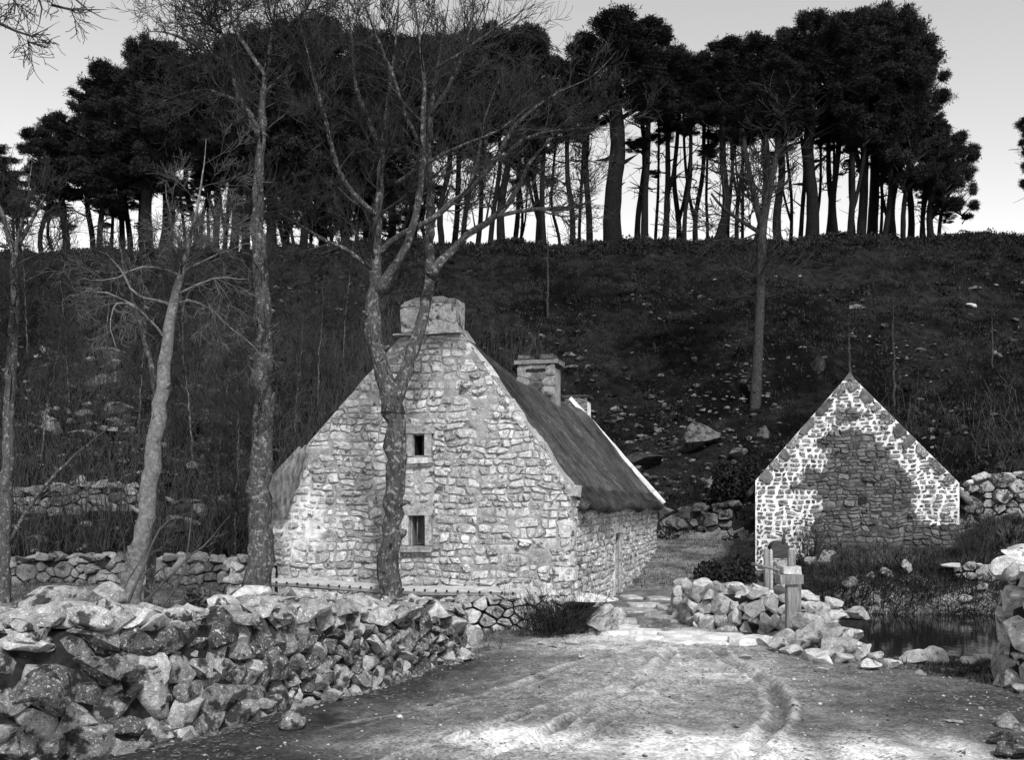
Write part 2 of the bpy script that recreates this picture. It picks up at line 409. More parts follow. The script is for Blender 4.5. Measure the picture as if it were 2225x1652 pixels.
# ------------------------------------------------------------------ stones
def ico(sub):
    bm = bmesh.new(); bmesh.ops.create_icosphere(bm, subdivisions=sub, radius=1)
    V = np.array([v.co[:] for v in bm.verts]); Fc = np.array([[v.index for v in f.verts] for f in bm.faces]); bm.free(); return V, Fc
ICO = {1: ico(1), 2: ico(2), 3: ico(3)}
def rock_verts(sub, r, cuts=9, rough=.05, lo=.5, hi=.85):
    V, Fc = ICO[sub]; V = V.copy()
    V = np.sign(V) * np.abs(V) ** .8
    for k in range(cuts):
        n = r.normal(size=3); n /= np.linalg.norm(n); d = r.uniform(lo, hi)
        o = V @ n - d; o = np.clip(o, 0, None); V = V - o[:, None] * n
    off = r.uniform(0, 100, 3)
    for i in range(len(V)):
        q = Vector(V[i] * 2.2 + off); V[i] *= 1 + rough * mnoise.noise(q) * 2
    e = (V.max(axis=0) - V.min(axis=0)) / 2
    V = (V - (V.max(axis=0) + V.min(axis=0)) / 2) / e
    return V, Fc
_rl = np.random.default_rng(11)
ROCKS = {2: [rock_verts(2, _rl, 13, .03, .36, .74) for _ in range(26)], 3: [rock_verts(3, _rl, 14, .055, .38, .78) for _ in range(26)]}
_rockmesh = {}
def rock_mesh(sub, k, mat):
    key = (sub, k, mat)
    if key not in _rockmesh:
        V, Fc = ROCKS[sub][k]; _rockmesh[key] = mesh_from('rock', V, Fc, M[mat], True, 30)
    return _rockmesh[key]
def rock(name, parent, loc, size, mat='capstone', sub=2, rot=None, k=None):
    """size = half extents; shared mesh data"""
    if k is None: k = int(rng.integers(len(ROCKS[sub])))
    if rot is None: rot = (rng.uniform(-.25, .25), rng.uniform(-.25, .25), rng.uniform(0, 6.28))
    return link(name, rock_mesh(sub, k, mat), parent, loc, rot, size)
def rock_into(mb, loc, size, sub=2, rot=None):
    V, Fc = ROCKS[sub][int(rng.integers(len(ROCKS[sub])))]
    rot = rot or (rng.uniform(-.3, .3), rng.uniform(-.3, .3), rng.uniform(0, 6.28))
    m = np.array(Matrix.LocRotScale(None, __import__('mathutils').Euler(rot), None).to_3x3())
    mb.add((V * np.asarray(size)) @ m.T + np.asarray(loc), T=Fc, rnd=rng.random())

def clip(poly, n, d):
    """keep the part of a polygon with p.n <= d"""
    out = []; s = poly @ n - d; m = len(poly)
    for i in range(m):
        a, b = s[i], s[(i + 1) % m]
        if a <= 0: out.append(poly[i])
        if (a < 0 < b) or (b < 0 < a): out.append(poly[i] + (poly[(i + 1) % m] - poly[i]) * (a / (a - b)))
    return np.array(out) if len(out) > 2 else None
def cells(u0, u1, v0, v1, size, aniso, r, inside=None, bounds=(), holes=(), var=.55, n_try=None):
    """uneven masonry: a power diagram of scattered sites (aniso < 1 makes long low stones). size(u, v) = stone size"""
    area = (u1 - u0) * aniso * (v1 - v0); s0 = size((u0 + u1) / 2, (v0 + v1) / 2)
    n_try = n_try or int(area / (s0 * s0) * 40)
    P = np.empty((0, 2)); Rd = np.empty(0); P_l = []; R_l = []
    cand = r.random((n_try, 2)) * [(u1 - u0) * aniso, v1 - v0] + [u0 * aniso, v0]
    rad = np.array([size(c[0] / aniso, c[1]) for c in cand]) * np.exp(np.clip(r.normal(0, var * .6, n_try), -var, var)) * .5
    order = np.arange(n_try); m3 = min(n_try, max(8, int(area / (s0 * s0) * .25))); order[:m3] = order[:m3][np.argsort(-rad[:m3])]
    A = np.empty((n_try, 2)); B = np.empty(n_try); n = 0
    for i in order:
        c, q = cand[i], rad[i]
        if n and (np.hypot(A[:n, 0] - c[0], A[:n, 1] - c[1]) < (B[:n] + q) * .86).any(): continue
        A[n] = c; B[n] = q; n += 1
    A = A[:n]; B = B[:n]; res = []
    for i in range(n):
        if inside is not None and not inside(A[i, 0] / aniso, A[i, 1]): continue
        poly = np.array([[u0 * aniso, v0], [u1 * aniso, v0], [u1 * aniso, v1], [u0 * aniso, v1]], dtype=float)
        d2 = ((A - A[i]) ** 2).sum(axis=1); nb = np.argsort(d2)[1:22]
        for j in nb:
            nn = A[j] - A[i]; k = (A[j] @ A[j] - B[j] ** 2 - A[i] @ A[i] + B[i] ** 2) / 2
            poly = clip(poly, nn, k)
            if poly is None: break
        if poly is None: continue
        poly = poly / [aniso, 1]
        for (nn, d) in bounds:
            poly = clip(poly, np.array(nn, dtype=float), d)
            if poly is None: break
        if poly is None: continue
        c = poly.mean(axis=0)
        bad = False
        for (a0, a1, b0, b1) in holes:
            if poly[:, 0].max() <= a0 or poly[:, 0].min() >= a1 or poly[:, 1].max() <= b0 or poly[:, 1].min() >= b1: continue
            opts = [((1, 0), a0, a0 - c[0]), ((-1, 0), -a1, c[0] - a1), ((0, 1), b0, b0 - c[1]), ((0, -1), -b1, c[1] - b1)]
            nn, d, g = max(opts, key=lambda o: o[2])
            if g <= 0: bad = True; break
            poly = clip(poly, np.array(nn, dtype=float), d)
            if poly is None: bad = True; break
        if bad: continue
        res.append(poly)
    return res
def blocks(u0, u1, v0, v1, h, w, r, bounds=(), holes=(), warp=(.05, .045), keep=None):
    """random-coursed rubble: bands cut again and again into blocks h = (min, max) high and w = (min, max) wide, then bent out of true"""
    out = []
    def cut(a, b, c, d):
        W_, H_ = b - a, d - c; hm = r.uniform(h[0] * 1.25, h[1]); wm = w[0] + (w[1] - w[0]) * r.random() ** 1.6
        if H_ > hm and H_ > 2 * h[0]:
            t = c + H_ * r.uniform(.36, .64); cut(a, b, c, t); cut(a, b, t, d)
        elif W_ > wm and W_ > 2 * w[0]:
            t = a + W_ * r.uniform(.3, .7); cut(a, t, c, d); cut(t, b, c, d)
        else: out.append((a, b, c, d))
    v = v0
    while v < v1:
        e = min(v + r.uniform(h[1] * .9, h[1] * 2.1), v1 + h[1]); u = u0
        while u < u1:
            f = min(u + r.uniform(w[1] * .8, w[1] * 2.4), u1 + w[1] * .5); cut(u, f, v, e); u = f
        v = e
    res = []
    for (a, b, c, d) in out:
        k = np.array([(a, c), ((a + b) / 2, c), (b, c), (b, (c + d) / 2), (b, d), ((a + b) / 2, d), (a, d), (a, (c + d) / 2)])
        k = k + np.column_stack([(fbm(k[:, 0] * 3.1 + 7, k[:, 1] * 3.1, 3) - .5) * warp[0] * 2.4, (fbm(k[:, 0] * 2.3, k[:, 1] * 2.9 + 31, 3) - .5) * warp[1] * 2.4])
        c0 = k.mean(axis=0)
        for i in (0, 2, 4, 6):
            if r.random() < .55: k[i] += (c0 - k[i]) * r.uniform(.06, .34)
        for i in (1, 3, 5, 7): k[i] += (k[i] - c0) * r.uniform(-.1, .06)
        poly = k; bad = False
        for (nn, dd) in bounds:
            poly = clip(poly, np.array(nn, dtype=float), dd)
            if poly is None: bad = True; break
        if bad: continue
        for (a0, a1, b0, b1) in holes:
            if poly[:, 0].max() <= a0 or poly[:, 0].min() >= a1 or poly[:, 1].max() <= b0 or poly[:, 1].min() >= b1: continue
            cc = poly.mean(axis=0); opts = [((1, 0), a0, a0 - cc[0]), ((-1, 0), -a1, cc[0] - a1), ((0, 1), b0, b0 - cc[1]), ((0, -1), -b1, cc[1] - b1)]
            nn, dd, g = max(opts, key=lambda o: o[2]); poly = clip(poly, np.array(nn, dtype=float), dd) if g > -.08 else None
            if poly is None: bad = True; break
        if bad or parea(poly) < .002: continue
        res.append(poly)
    return res
def parea(p): return abs(np.sum(p[:, 0] * np.roll(p[:, 1], -1) - p[:, 1] * np.roll(p[:, 0], -1))) / 2
def stone_geo(poly, gap, back, out, r, tilt=.1, shrink=1.0, rings=2, rough=.25):
    """a dressed-by-hand stone grown from a masonry cell; returns verts (u,v,w) about its centre, tris/quads and centre"""
    c = poly.mean(axis=0)
    if np.sum(poly[:, 0] * np.roll(poly[:, 1], -1) - poly[:, 1] * np.roll(poly[:, 0], -1)) < 0: poly = poly[::-1]
    q = poly - c
    keep = [i for i in range(len(q)) if np.linalg.norm(q[i] - q[i - 1]) > .012]
    q = q[keep] if len(keep) >= 3 else q
    nx = np.roll(q, -1, axis=0)
    q = np.stack([q * .86 + nx * .14, q * .14 + nx * .86], 1).reshape(-1, 2)
    L = np.linalg.norm(q, axis=1) + 1e-6
    q = q * np.clip(1 - gap / L, .3, 1)[:, None] * shrink
    q = q * (1 + r.normal(0, .045, len(q)))[:, None]
    m = len(q); sz = math.sqrt(max(parea(poly), 1e-4))
    tu, tv = r.normal(0, tilt, 2)
    ws = []
    ring = [(1.0, -back), (1.0, out * .3), (.9, out * .85)] + ([(.5, out)] if rings > 1 else [])
    for k, (sc, w) in enumerate(ring):
        p = q * sc
        ww = np.full(m, w) + (p @ [tu, tv] + r.normal(0, rough * out * .5, m) if k else 0)
        ws.append(np.column_stack([p, ww]))
    V = np.vstack(ws + [np.array([[0, 0, out * (1 + r.normal(0, .2))]])])
    j = np.arange(m); j2 = (j + 1) % m; Q = []
    for k in range(len(ring) - 1): Q.append(np.stack([k * m + j, k * m + j2, (k + 1) * m + j2, (k + 1) * m + j], -1))
    a = (len(ring) - 1) * m
    T = np.stack([a + j, a + j2, np.full(m, len(ring) * m)], -1)
    return V, T, np.vstack(Q), c
def masonry(parent, cl, frame, mat, r, gap=.012, back=.05, out=.05, limit=300, tilt=.08, shrinkf=None, name='stone', outvar=.4, rings=2, sharp=40, rest='small_stones', matf=None):
    """cells -> stone objects. frame(u, v) gives (origin, U, V, W). The largest `limit` are parts, the rest one joined part"""
    cl = sorted(cl, key=lambda p: -parea(p)); rem = MB()
    for i, p in enumerate(cl):
        if parea(p) < .0012: continue
        o = out * math.exp(r.normal(0, outvar)); sk = shrinkf(*p.mean(axis=0)) if shrinkf else 1.0
        V, T, Q, c = stone_geo(p, gap, back, o, r, tilt, sk, rings)
        org, U, Vv, W = frame(*c)
        Wd = V[:, :1] * np.array(U) + V[:, 1:2] * np.array(Vv) + V[:, 2:3] * np.array(W)
        if i < limit:
            mm = matf(*c) if matf else mat
            link(name, mesh_from(name, Wd, [T, Q], M[mm], True, sharp), parent, org)
        else: rem.add(Wd + np.array(org), T=T, Q=Q, rnd=r.random())
    if rem.n:
        rem.build(rest, M[mat], parent, True, 40, rnd=True)['kind'] = 'stuff'

class Path:
    def __init__(s, pts):
        p = np.array(pts, dtype=float)
        s.p = p; d = np.linalg.norm(np.diff(p, axis=0), axis=1); s.c = np.concatenate([[0], np.cumsum(d)]); s.L = s.c[-1]
    def at(s, t): return np.array([np.interp(t, s.c, s.p[:, 0]), np.interp(t, s.c, s.p[:, 1])])
    def tan(s, t, e=.5):
        a = s.at(min(max(t - e, 0), s.L)); b = s.at(min(max(t + e, 0), s.L)); v = b - a; return v / (np.linalg.norm(v) + 1e-9)

def dry_wall(name, label, path, hts, size, thick=.5, mat='fieldstone', capmat='capstone', seed=1, aniso=.8, caps=(.16, .3), group=None,
             out=.07, cap_step=.3, cat='stone wall', limit=240, sub=2, base=None, batter=.12, rows=2, capsq=.6, gap=.015, tilt=.2, rocks=False):
    """path runs with the seen face on its RIGHT-hand side. hts: heights at even steps along it"""
    r = np.random.default_rng(seed); P = Path(path)
    mid = P.at(P.L / 2); z0 = h1(*mid) if base is None else base
    root = thing(name, label, cat, (mid[0], mid[1], z0), 0, group)
    hs = np.array(hts, dtype=float); ht = lambda t: float(np.interp(t / P.L, np.linspace(0, 1, len(hs)), hs))
    gz = lambda t: (h1(*P.at(t)) if base is None else base) - z0
    def frame(u, v):
        p = P.at(u); t = P.tan(u); n = np.array([t[1], -t[0]])
        W = np.array([n[0], n[1], batter]); W /= np.linalg.norm(W)
        o = np.array([p[0] - mid[0] - n[0] * batter * v, p[1] - mid[1] - n[1] * batter * v, v + gz(u)])
        return o, np.array([t[0], t[1], 0]), np.cross(W, np.array([t[0], t[1], 0])) * 1.0, W
    hmax = hs.max() + .35
    cl = cells(0, P.L, -.12, hmax, size, aniso, r, inside=lambda u, v: v < ht(u))
    if rocks:
        for p in sorted(cl, key=lambda q: -parea(q))[:limit]:
            c = p.mean(axis=0); w = np.linalg.eigh(np.cov((p - c).T) + 1e-6 * np.eye(2)); ax = w[1][:, 1]; l = (p - c) @ ax; s_ = (p - c) @ w[1][:, 0]
            hl, hs_ = (l.max() - l.min()) / 2, (s_.max() - s_.min()) / 2; o, U, Vv, W = frame(*c); ang = math.atan2(ax[1], ax[0]) + r.normal(0, .12)
            A = U * math.cos(ang) + Vv * math.sin(ang); B = -U * math.sin(ang) + Vv * math.cos(ang)
            mt = Matrix((A, B, W)).transposed() @ Matrix.Rotation(r.normal(0, tilt), 3, 'X') @ Matrix.Rotation(r.normal(0, tilt), 3, 'Y') @ Matrix.Rotation(math.pi * int(r.integers(2)), 3, 'Z')
            dp = max(.16, .8 * hl * r.uniform(.8, 1.2)); o = o + W * (-dp * .72 + r.uniform(-.03, .07))
            link('stone', rock_mesh(sub, int(r.integers(len(ROCKS[sub]))), mat if r.random() < .8 else capmat), root, o, mt.to_euler(), (hl * 1.14, hs_ * 1.16, dp))
        mbk = MB()
        for k in range(int(P.L * hs.mean() * 16)):
            u = r.uniform(0, P.L); v = r.uniform(0, max(ht(u) - .05, .05)); o, U, Vv, W = frame(u, v); s_ = r.uniform(.03, .075); rock_into(mbk, o + W * r.uniform(-.16, -.06), (s_ * 1.5, s_, s_ * .8), 2)
        if mbk.n: mbk.build('chinking', M[mat], root, True, 25, rnd=True)['kind'] = 'stuff'
    else: masonry(root, cl, frame, mat, r, gap, .16, out, limit, tilt, outvar=.45)
    # rubble heart of the wall
    n = max(4, int(P.L / .4)); V = []
    for i in range(n + 1):
        t = P.L * i / n; p = P.at(t); tn = P.tan(t); nn = np.array([tn[1], -tn[0]]); h = max(ht(t) - .06, .05)
        for (off, zz) in ((-.05, -.4), (-.05 - batter * h, h), (-thick, h), (-thick, -.4)):
            V.append([p[0] - mid[0] + nn[0] * off, p[1] - mid[1] + nn[1] * off, zz + gz(t)])
    Q = [[i * 4 + a, i * 4 + b, i * 4 + 4 + b, i * 4 + 4 + a] for i in range(n) for a, b in ((0, 1), (1, 2), (2, 3))]
    Q += [[0, 1, 2, 3], [n * 4 + 3, n * 4 + 2, n * 4 + 1, n * 4]]
    link('core', mesh_from('core', V, [Q], M['core'], False), root)
    # cap stones across the top
    t = 0.0
    while t < P.L:
        tn = P.tan(t); nn = np.array([tn[1], -tn[0]]); p = P.at(t)
        for k in range(rows):
            s = r.uniform(*caps); off = -thick * (k + .5) / rows - batter * ht(t) * .5 + r.uniform(-.06, .06)
            q = p + nn * off + tn * r.uniform(-.1, .1)
            rock('stone', root, (q[0] - mid[0], q[1] - mid[1], ht(t) + gz(t) + s * .1 + r.uniform(-.05, .05)), (s * r.uniform(.8, 1.3), s * r.uniform(.6, .95), s * capsq * r.uniform(.6, 1.1)), capmat, sub,
                 (r.uniform(-.25, .25), r.uniform(-.25, .25), math.atan2(tn[1], tn[0]) + r.normal(0, .5)))
        t += cap_step * r.uniform(.7, 1.3)
    return root, mid, z0

# ------------------------------------------------------------------ the thatched cottage
CA = R(-14.2)
C0 = Vector((1.216, 20.5, 0))
CZ = h1(1.2, 20.5)
cottage = thing('thatched_cottage', 'large stone cottage with thatched roof and two small dark windows in its gable', 'cottage', (C0.x, C0.y, 0), CA)
GW = 6.68
RK = [(-6.68, 2.75), (-3.66, 5.92), (-2.33, 5.92), (0.0, 2.68)]
def gtop(x): return np.interp(x, [a for a, b in RK], [b for a, b in RK])
def gable_back(parent, name, x0, x1, top, y, mat, wash, holes=(), dx=.06, nz=90, thick=.45, relief=1.0):
    xs = np.linspace(x0, x1, int((x1 - x0) / dx) + 1); tt = np.linspace(0, 1, nz)
    X = np.repeat(xs[:, None], nz, 1); Zc = -.35 + tt[None, :] * (top(xs)[:, None] + .35)
    V = np.stack([X.ravel(), np.full(X.size, y), Zc.ravel()], -1)
    i = np.arange(len(xs) - 1)[:, None] * nz + np.arange(nz - 1)[None, :]
    Q = np.stack([i, i + nz, i + nz + 1, i + 1], -1).reshape(-1, 4)
    c = V[Q].mean(axis=1); keep = np.ones(len(Q), bool)
    for (a0, a1, b0, b1) in holes: keep &= ~((c[:, 0] > a0) & (c[:, 0] < a1) & (c[:, 2] > b0) & (c[:, 2] < b1))
    wv = wash(V[:, 0], V[:, 2])
    V[:, 1] -= np.clip(.09 * (fbm(V[:, 0] * 1.6, V[:, 2] * 2.4, 4) - .47) * relief, -.012, .03)
    # top, back and side sheets give the wall its thickness
    nb = len(V); n2 = len(xs)
    Bk = np.concatenate([np.column_stack([xs, np.full(n2, y + thick), np.full(n2, -.35)]), np.column_stack([xs, np.full(n2, y + thick), top(xs)])])
    tp = np.arange(n2) * nz + nz - 1; bt = np.arange(n2) * nz
    k = np.arange(n2 - 1)
    Q2 = np.concatenate([np.stack([tp[k], tp[k + 1], nb + n2 + k + 1, nb + n2 + k], -1), np.stack([nb + k + 1, nb + k, nb + n2 + k, nb + n2 + k + 1], -1)])
    hole_back = np.zeros(len(Q2), bool)
    cc = np.concatenate([V, Bk])[Q2].mean(axis=1)
    Vall = np.concatenate([V, Bk]); wv = np.concatenate([wv, np.zeros(len(Bk))])
    side = [[bt[0], tp[0], nb + n2, nb], [bt[-1], nb + n2 - 1, nb + 2 * n2 - 1, tp[-1]]]
    me = mesh_from(name, Vall, [np.vstack([Q[keep], Q2, np.array(side)])], M[mat], False)
    a = me.attributes.new('wash', 'FLOAT', 'POINT'); a.data.foreach_set('value', wv.astype(np.float32))
    return link(name, me, parent)

def build_cottage():
    r = np.random.default_rng(21)
    w_up = (-3.36, -3.13, 3.36, 3.83); w_lo = (-3.46, -3.12, 1.49, 2.12)
    W = [w_up, w_lo]
    def wash(x, z):
        d = np.hypot((x + 6.0) / .75, (z - 2.0) / .85); e = np.hypot((x + 5.9) / .9, (z - .6) / .5)
        f = np.hypot((x + 1.3) / 1.6, (z - .55) / .35)
        return .75 * np.clip(sstep(1.05, .8, d + 1.1 * (fbm(x * 4.5, z * 5.5) - .5)) + .45 * sstep(1.1, .6, e) + .5 * sstep(1.1, .5, f + (fbm(x * 2, z * 2) - .5)), 0, 1)
    wall = gable_back(cottage, 'gable_wall', -GW, 0, gtop, 0.0, 'mortar', wash, W)
    holes = [(a0 - .16, a1 + .16, b0 - .02, b1 + .02) for a0, a1, b0, b1 in W]
    # bounds: the rakes and the sides
    bounds = [((1, 0), -.02), ((-1, 0), GW - .02), ((0, 1), 5.9)]
    for (a, b) in ((RK[0], RK[1]), (RK[3], RK[2])):
        d = np.array(b, float) - np.array(a, float); n = np.array([-d[1], d[0]]); n /= np.linalg.norm(n)
        if n[1] < 0: n = -n
        bounds.append((tuple(n), float(n @ np.array(a)) - .01))
    def size(u, v):
        return (.2 if v < 3.9 else .17) * (.85 + .5 * float(vnoise(u * 1.3, v * 2.1)))
    cl = blocks(-GW - .1, .1, -.1, 6.0, (.11, .31), (.16, .68), r, bounds, holes, (.1, .085))
    ws = lambda u, v: float(wash(np.array([u]), np.array([v]))[0])
    masonry(cottage, cl, lambda u, v: (np.array([u, -.005, v]), np.array([1., 0, 0]), np.array([0, 0, 1.]), np.array([0, -1., 0])), 'granite', r, .01, .04, .022, 300, .06, rings=2, outvar=.6,
            shrinkf=lambda u, v: r.uniform(.62, .85) if ws(u, v) > .5 else r.uniform(.9, 1.0))
    # window dressings: lintel, sill, two jambs, reveal
    for (a0, a1, b0, b1), bar in ((w_up, False), (w_lo, True)):
        wn_ = link('window', mesh_from('window', *reveal(a0, a1, b0, b1), M['core'], False), cottage)
        for nm, c, s in (('lintel', ((a0 + a1) / 2, -.03, b1 + .1), (a1 - a0 + .44, .14, .17)), ('sill', ((a0 + a1) / 2, -.045, b0 - .075), (a1 - a0 + .36, .17, .12)),
                         ('jamb', (a0 - .085, -.032, (b0 + b1) / 2), (.14, .14, b1 - b0 - .01)), ('jamb', (a1 + .085, -.032, (b0 + b1) / 2), (.14, .14, b1 - b0 - .01))):
            mb = MB(); mb.box((0, 0, 0), s, jit=.008); o = mb.build(nm, M['palestone'], wn_, False); o.location = c
        if bar:
            mb = MB(); mb.tube([(a0 + .13, .05, b0), (a0 + .135, .05, b1)], .012, 6); mb.build('bar', M['wood'], wn_)
            mb = MB(); mb.box(((a0 + .02), .16, (b0 + b1) / 2), (.03, .26, b1 - b0)); mb.build('shutter', M['wood'], wn_, False)
    # chimney on the gable
    ch = link('chimney', chimney_body(-3.66, -2.44, -.02, .62, 5.92, 6.72, .05), cottage)
    cc = cells(-3.66, -2.44, 5.98, 6.9, lambda u, v: .24, .6, r, inside=lambda u, v: True, bounds=[((0, 1), 6.66), ((.5, 1), 6.72 - .5 * 2.42), ((-.2, 1), 6.64 + .2 * 3.3)])
    masonry(ch, cc, lambda u, v: (np.array([u, -.045, v]), np.array([1., 0, 0]), np.array([0, 0, 1.]), np.array([0, -1., 0])), 'granite', r, .006, .03, .014, 60, .03)
    cs = cells(0, .62, 5.98, 6.66, lambda u, v: .24, .6, r)
    masonry(ch, cs, lambda u, v: (np.array([-2.47, u, v]), np.array([0., 1, 0]), np.array([0, 0, 1.]), np.array([1., 0, 0])), 'granite', r, .006, .03, .014, 60, .03)
    for x in np.arange(-3.78, -2.45, .24):
        mb = MB(); mb.box((0, 0, 0), (.25, .3, .045), jit=.008); o = mb.build('drip_slate', M['granite'], ch, False); o.location = (x + .12, -.08, 5.94 + r.uniform(-.012, .012)); o.rotation_euler = (.06, 0, r.normal(0, .03))
    # raking cope stones down the right edge and the kneeler
    p0, p1 = np.array(RK[3], float), np.array(RK[2], float); L = np.linalg.norm(p1 - p0); d = (p1 - p0) / L; n = np.array([-d[1], d[0]]) * -1
    t = .05
    while t < L - .1:
        s = r.uniform(.3, .62); c = p0 + d * (t + s / 2) - n * .06
        mb = MB(); mb.box((0, 0, 0), (s * .96, .5, .15), jit=.02)
        o = mb.build('coping_stone', M['granite'], cottage, False); o.location = (c[0], .245, c[1]); o.rotation_euler = (0, -math.atan2(d[1], d[0]) + r.normal(0, .02), 0); t += s
    p0, p1 = np.array(RK[0], float), np.array(RK[1], float); L = np.linalg.norm(p1 - p0); d = (p1 - p0) / L; n = np.array([-d[1], d[0]])
    t = .9
    while t < L - .1:
        s = r.uniform(.3, .6); c = p0 + d * (t + s / 2) - n * .07
        mb = MB(); mb.box((0, 0, 0), (s * .96, .48, .13), jit=.02)
        o = mb.build('coping_stone', M['granite'], cottage, False); o.location = (c[0], .245, c[1]); o.rotation_euler = (0, -math.atan2(d[1], d[0]) + r.normal(0, .02), 0); t += s
    mb = MB(); mb.box((0, 0, 0), (.24, .5, .24), jit=.02); o = mb.build('kneeler', M['granite'], cottage, False); o.location = (-.02, .2, 2.62)
    # side wall, rear gable, far wall
    LEN = 15.75
    door = (5.5, 6.6, -.35, 1.62)
    ys = np.linspace(.4, LEN, 200); nz = 36; tt = np.linspace(0, 1, nz)
    V = np.stack([np.full(200 * nz, -.0), np.repeat(ys, nz), np.tile(-.5 + tt * 3.0, 200)], -1)
    i = np.arange(199)[:, None] * nz + np.arange(nz - 1)[None, :]
    Q = np.stack([i, i + nz, i + nz + 1, i + 1], -1).reshape(-1, 4); c = V[Q].mean(axis=1)
    Q = Q[~((c[:, 1] > door[0]) & (c[:, 1] < door[1]) & (c[:, 2] < door[3]))]
    sw = mesh_from('side_wall', V, [Q], M['mortar'], False)
    wv = np.clip(.2 + .9 * sstep(.12, .0, np.abs(V[:, 1] - 5.35)) + .9 * sstep(.25, .1, np.abs(V[:, 1] - 11.9)), 0, 1) * .8
    a = sw.attributes.new('wash', 'FLOAT', 'POINT'); a.data.foreach_set('value', wv.astype(np.float32))
    sw = link('side_wall', sw, cottage)
    cs = blocks(.02, LEN, -.4, 2.42, (.12, .28), (.2, .7), r, [((1, 0), LEN), ((0, 1), 2.45)], [(door[0] - .12, door[1] + .12, -.5, door[3] + .14)])
    masonry(sw, cs, lambda u, v: (np.array([.004, u, v]), np.array([0., 1, 0]), np.array([0, 0, 1.]), np.array([1., 0, 0])), 'granite', r, .012, .03, .04, 290, .08)
    dr = MB(); dr.box((-.22, 6.05, .6), (.06, 1.1, 2.0)); dr.build('door', M['darkwood'], cottage, False)
    mb = MB(); mb.box((.0, 6.05, door[3] + .08), (.16, 1.5, .16), jit=.01); mb.build('lintel', M['palestone'], cottage, False)
    for yy in (5.44, 6.66):
        mb = MB(); mb.box((-.05, yy, .55), (.26, .13, 2.1), jit=.008); mb.build('jamb', M['palestone'], cottage, False)
    # quoins at the front right corner
    for k in range(8):
        mb = MB(); mb.box((0, 0, 0), (.32, .34, .29), jit=.012); o = mb.build('quoin', M['granite'], cottage, False); o.location = (-.125 + .01 * (k % 2), .145 + .01 * (k % 3), .02 + k * .31)
    bk = MB(); xs = np.array([-6.6, -3.0, 0.0]); bk.add([(-6.6, LEN, -.5), (-.01, LEN, -.5), (-.01, LEN, 2.5), (-3, LEN, 5.9), (-6.6, LEN, 2.6)], T=[[0, 1, 2], [0, 2, 3], [0, 3, 4]])
    bk.add([(-6.6, .4, -.5), (-6.6, LEN, -.5), (-6.6, LEN, 2.6), (-6.6, .4, 2.6)], Q=[[0, 1, 2, 3]])
    bk.build('rear_wall', M['mortar'], cottage, False)
    # white rear coping: long lime-washed stones
    a0 = np.array([.3, 2.36]); a1 = np.array([-3.05, 6.16]); L = np.linalg.norm(a1 - a0); d = (a1 - a0) / L; k = 9
    for j in range(k):
        c = a0 + d * (j + .5) * L / k
        mb = MB(); mb.box((0, 0, 0), (L / k * .985, .3, .13), jit=.006); o = mb.build('white_coping', M['whitewash'], cottage, False); o.location = (c[0], LEN - .02, c[1]); o.rotation_euler = (0, -math.atan2(d[1], d[0]), 0)
    # ridge chimney part way along, with a slab cap
    c2 = link('chimney', chimney_body(-3.6, -2.4, 9.9, 10.8, 4.9, 6.62, .03), cottage)
    mb = MB(); mb.box((-3.0, 10.35, 6.68), (1.36, 1.06, .13), jit=.01); mb.build('chimney_cap', M['outcrop'], c2, False)
    mb = MB(); mb.box((-3.4, 10.35, 6.84), (.36, .9, .12), jit=.01); mb.box((-2.68, 10.35, 6.84), (.42, .9, .12), jit=.01); mb.build('cap_block', M['outcrop'], c2, False)
    cc = cells(-3.6, -2.4, 5.3, 6.6, lambda u, v: .3, .6, r); masonry(c2, cc, lambda u, v: (np.array([u, 9.87, v]), np.array([1., 0, 0]), np.array([0, 0, 1.]), np.array([0, -1., 0])), 'outcrop', r, .006, .03, .018, 40, .04)
    mb = MB(); mb.box((-3.0, 9.86, 6.42), (.6, .06, .09)); mb.build('vent_slot_shade', M['dark'], c2, False)  # dark block painted as the shade inside a slot
    # rear gable chimney with white pointing
    c3 = link('chimney', chimney_body(-3.3, -2.42, 15.7, 16.5, 4.9, 6.16, .03, wash=1.0), cottage)
    mb = MB(); mb.box((-2.86, 16.1, 6.21), (1.0, .95, .1), jit=.01); mb.build('chimney_cap', M['barnstone'], c3, False)
    cc = cells(-3.3, -2.42, 5.2, 6.14, lambda u, v: .15, .45, r); masonry(c3, cc, lambda u, v: (np.array([u, 15.67, v]), np.array([1., 0, 0]), np.array([0, 0, 1.]), np.array([0, -1., 0])), 'barnstone', r, .02, .03, .03, 60, .05)
    thatch(cottage, LEN, r)

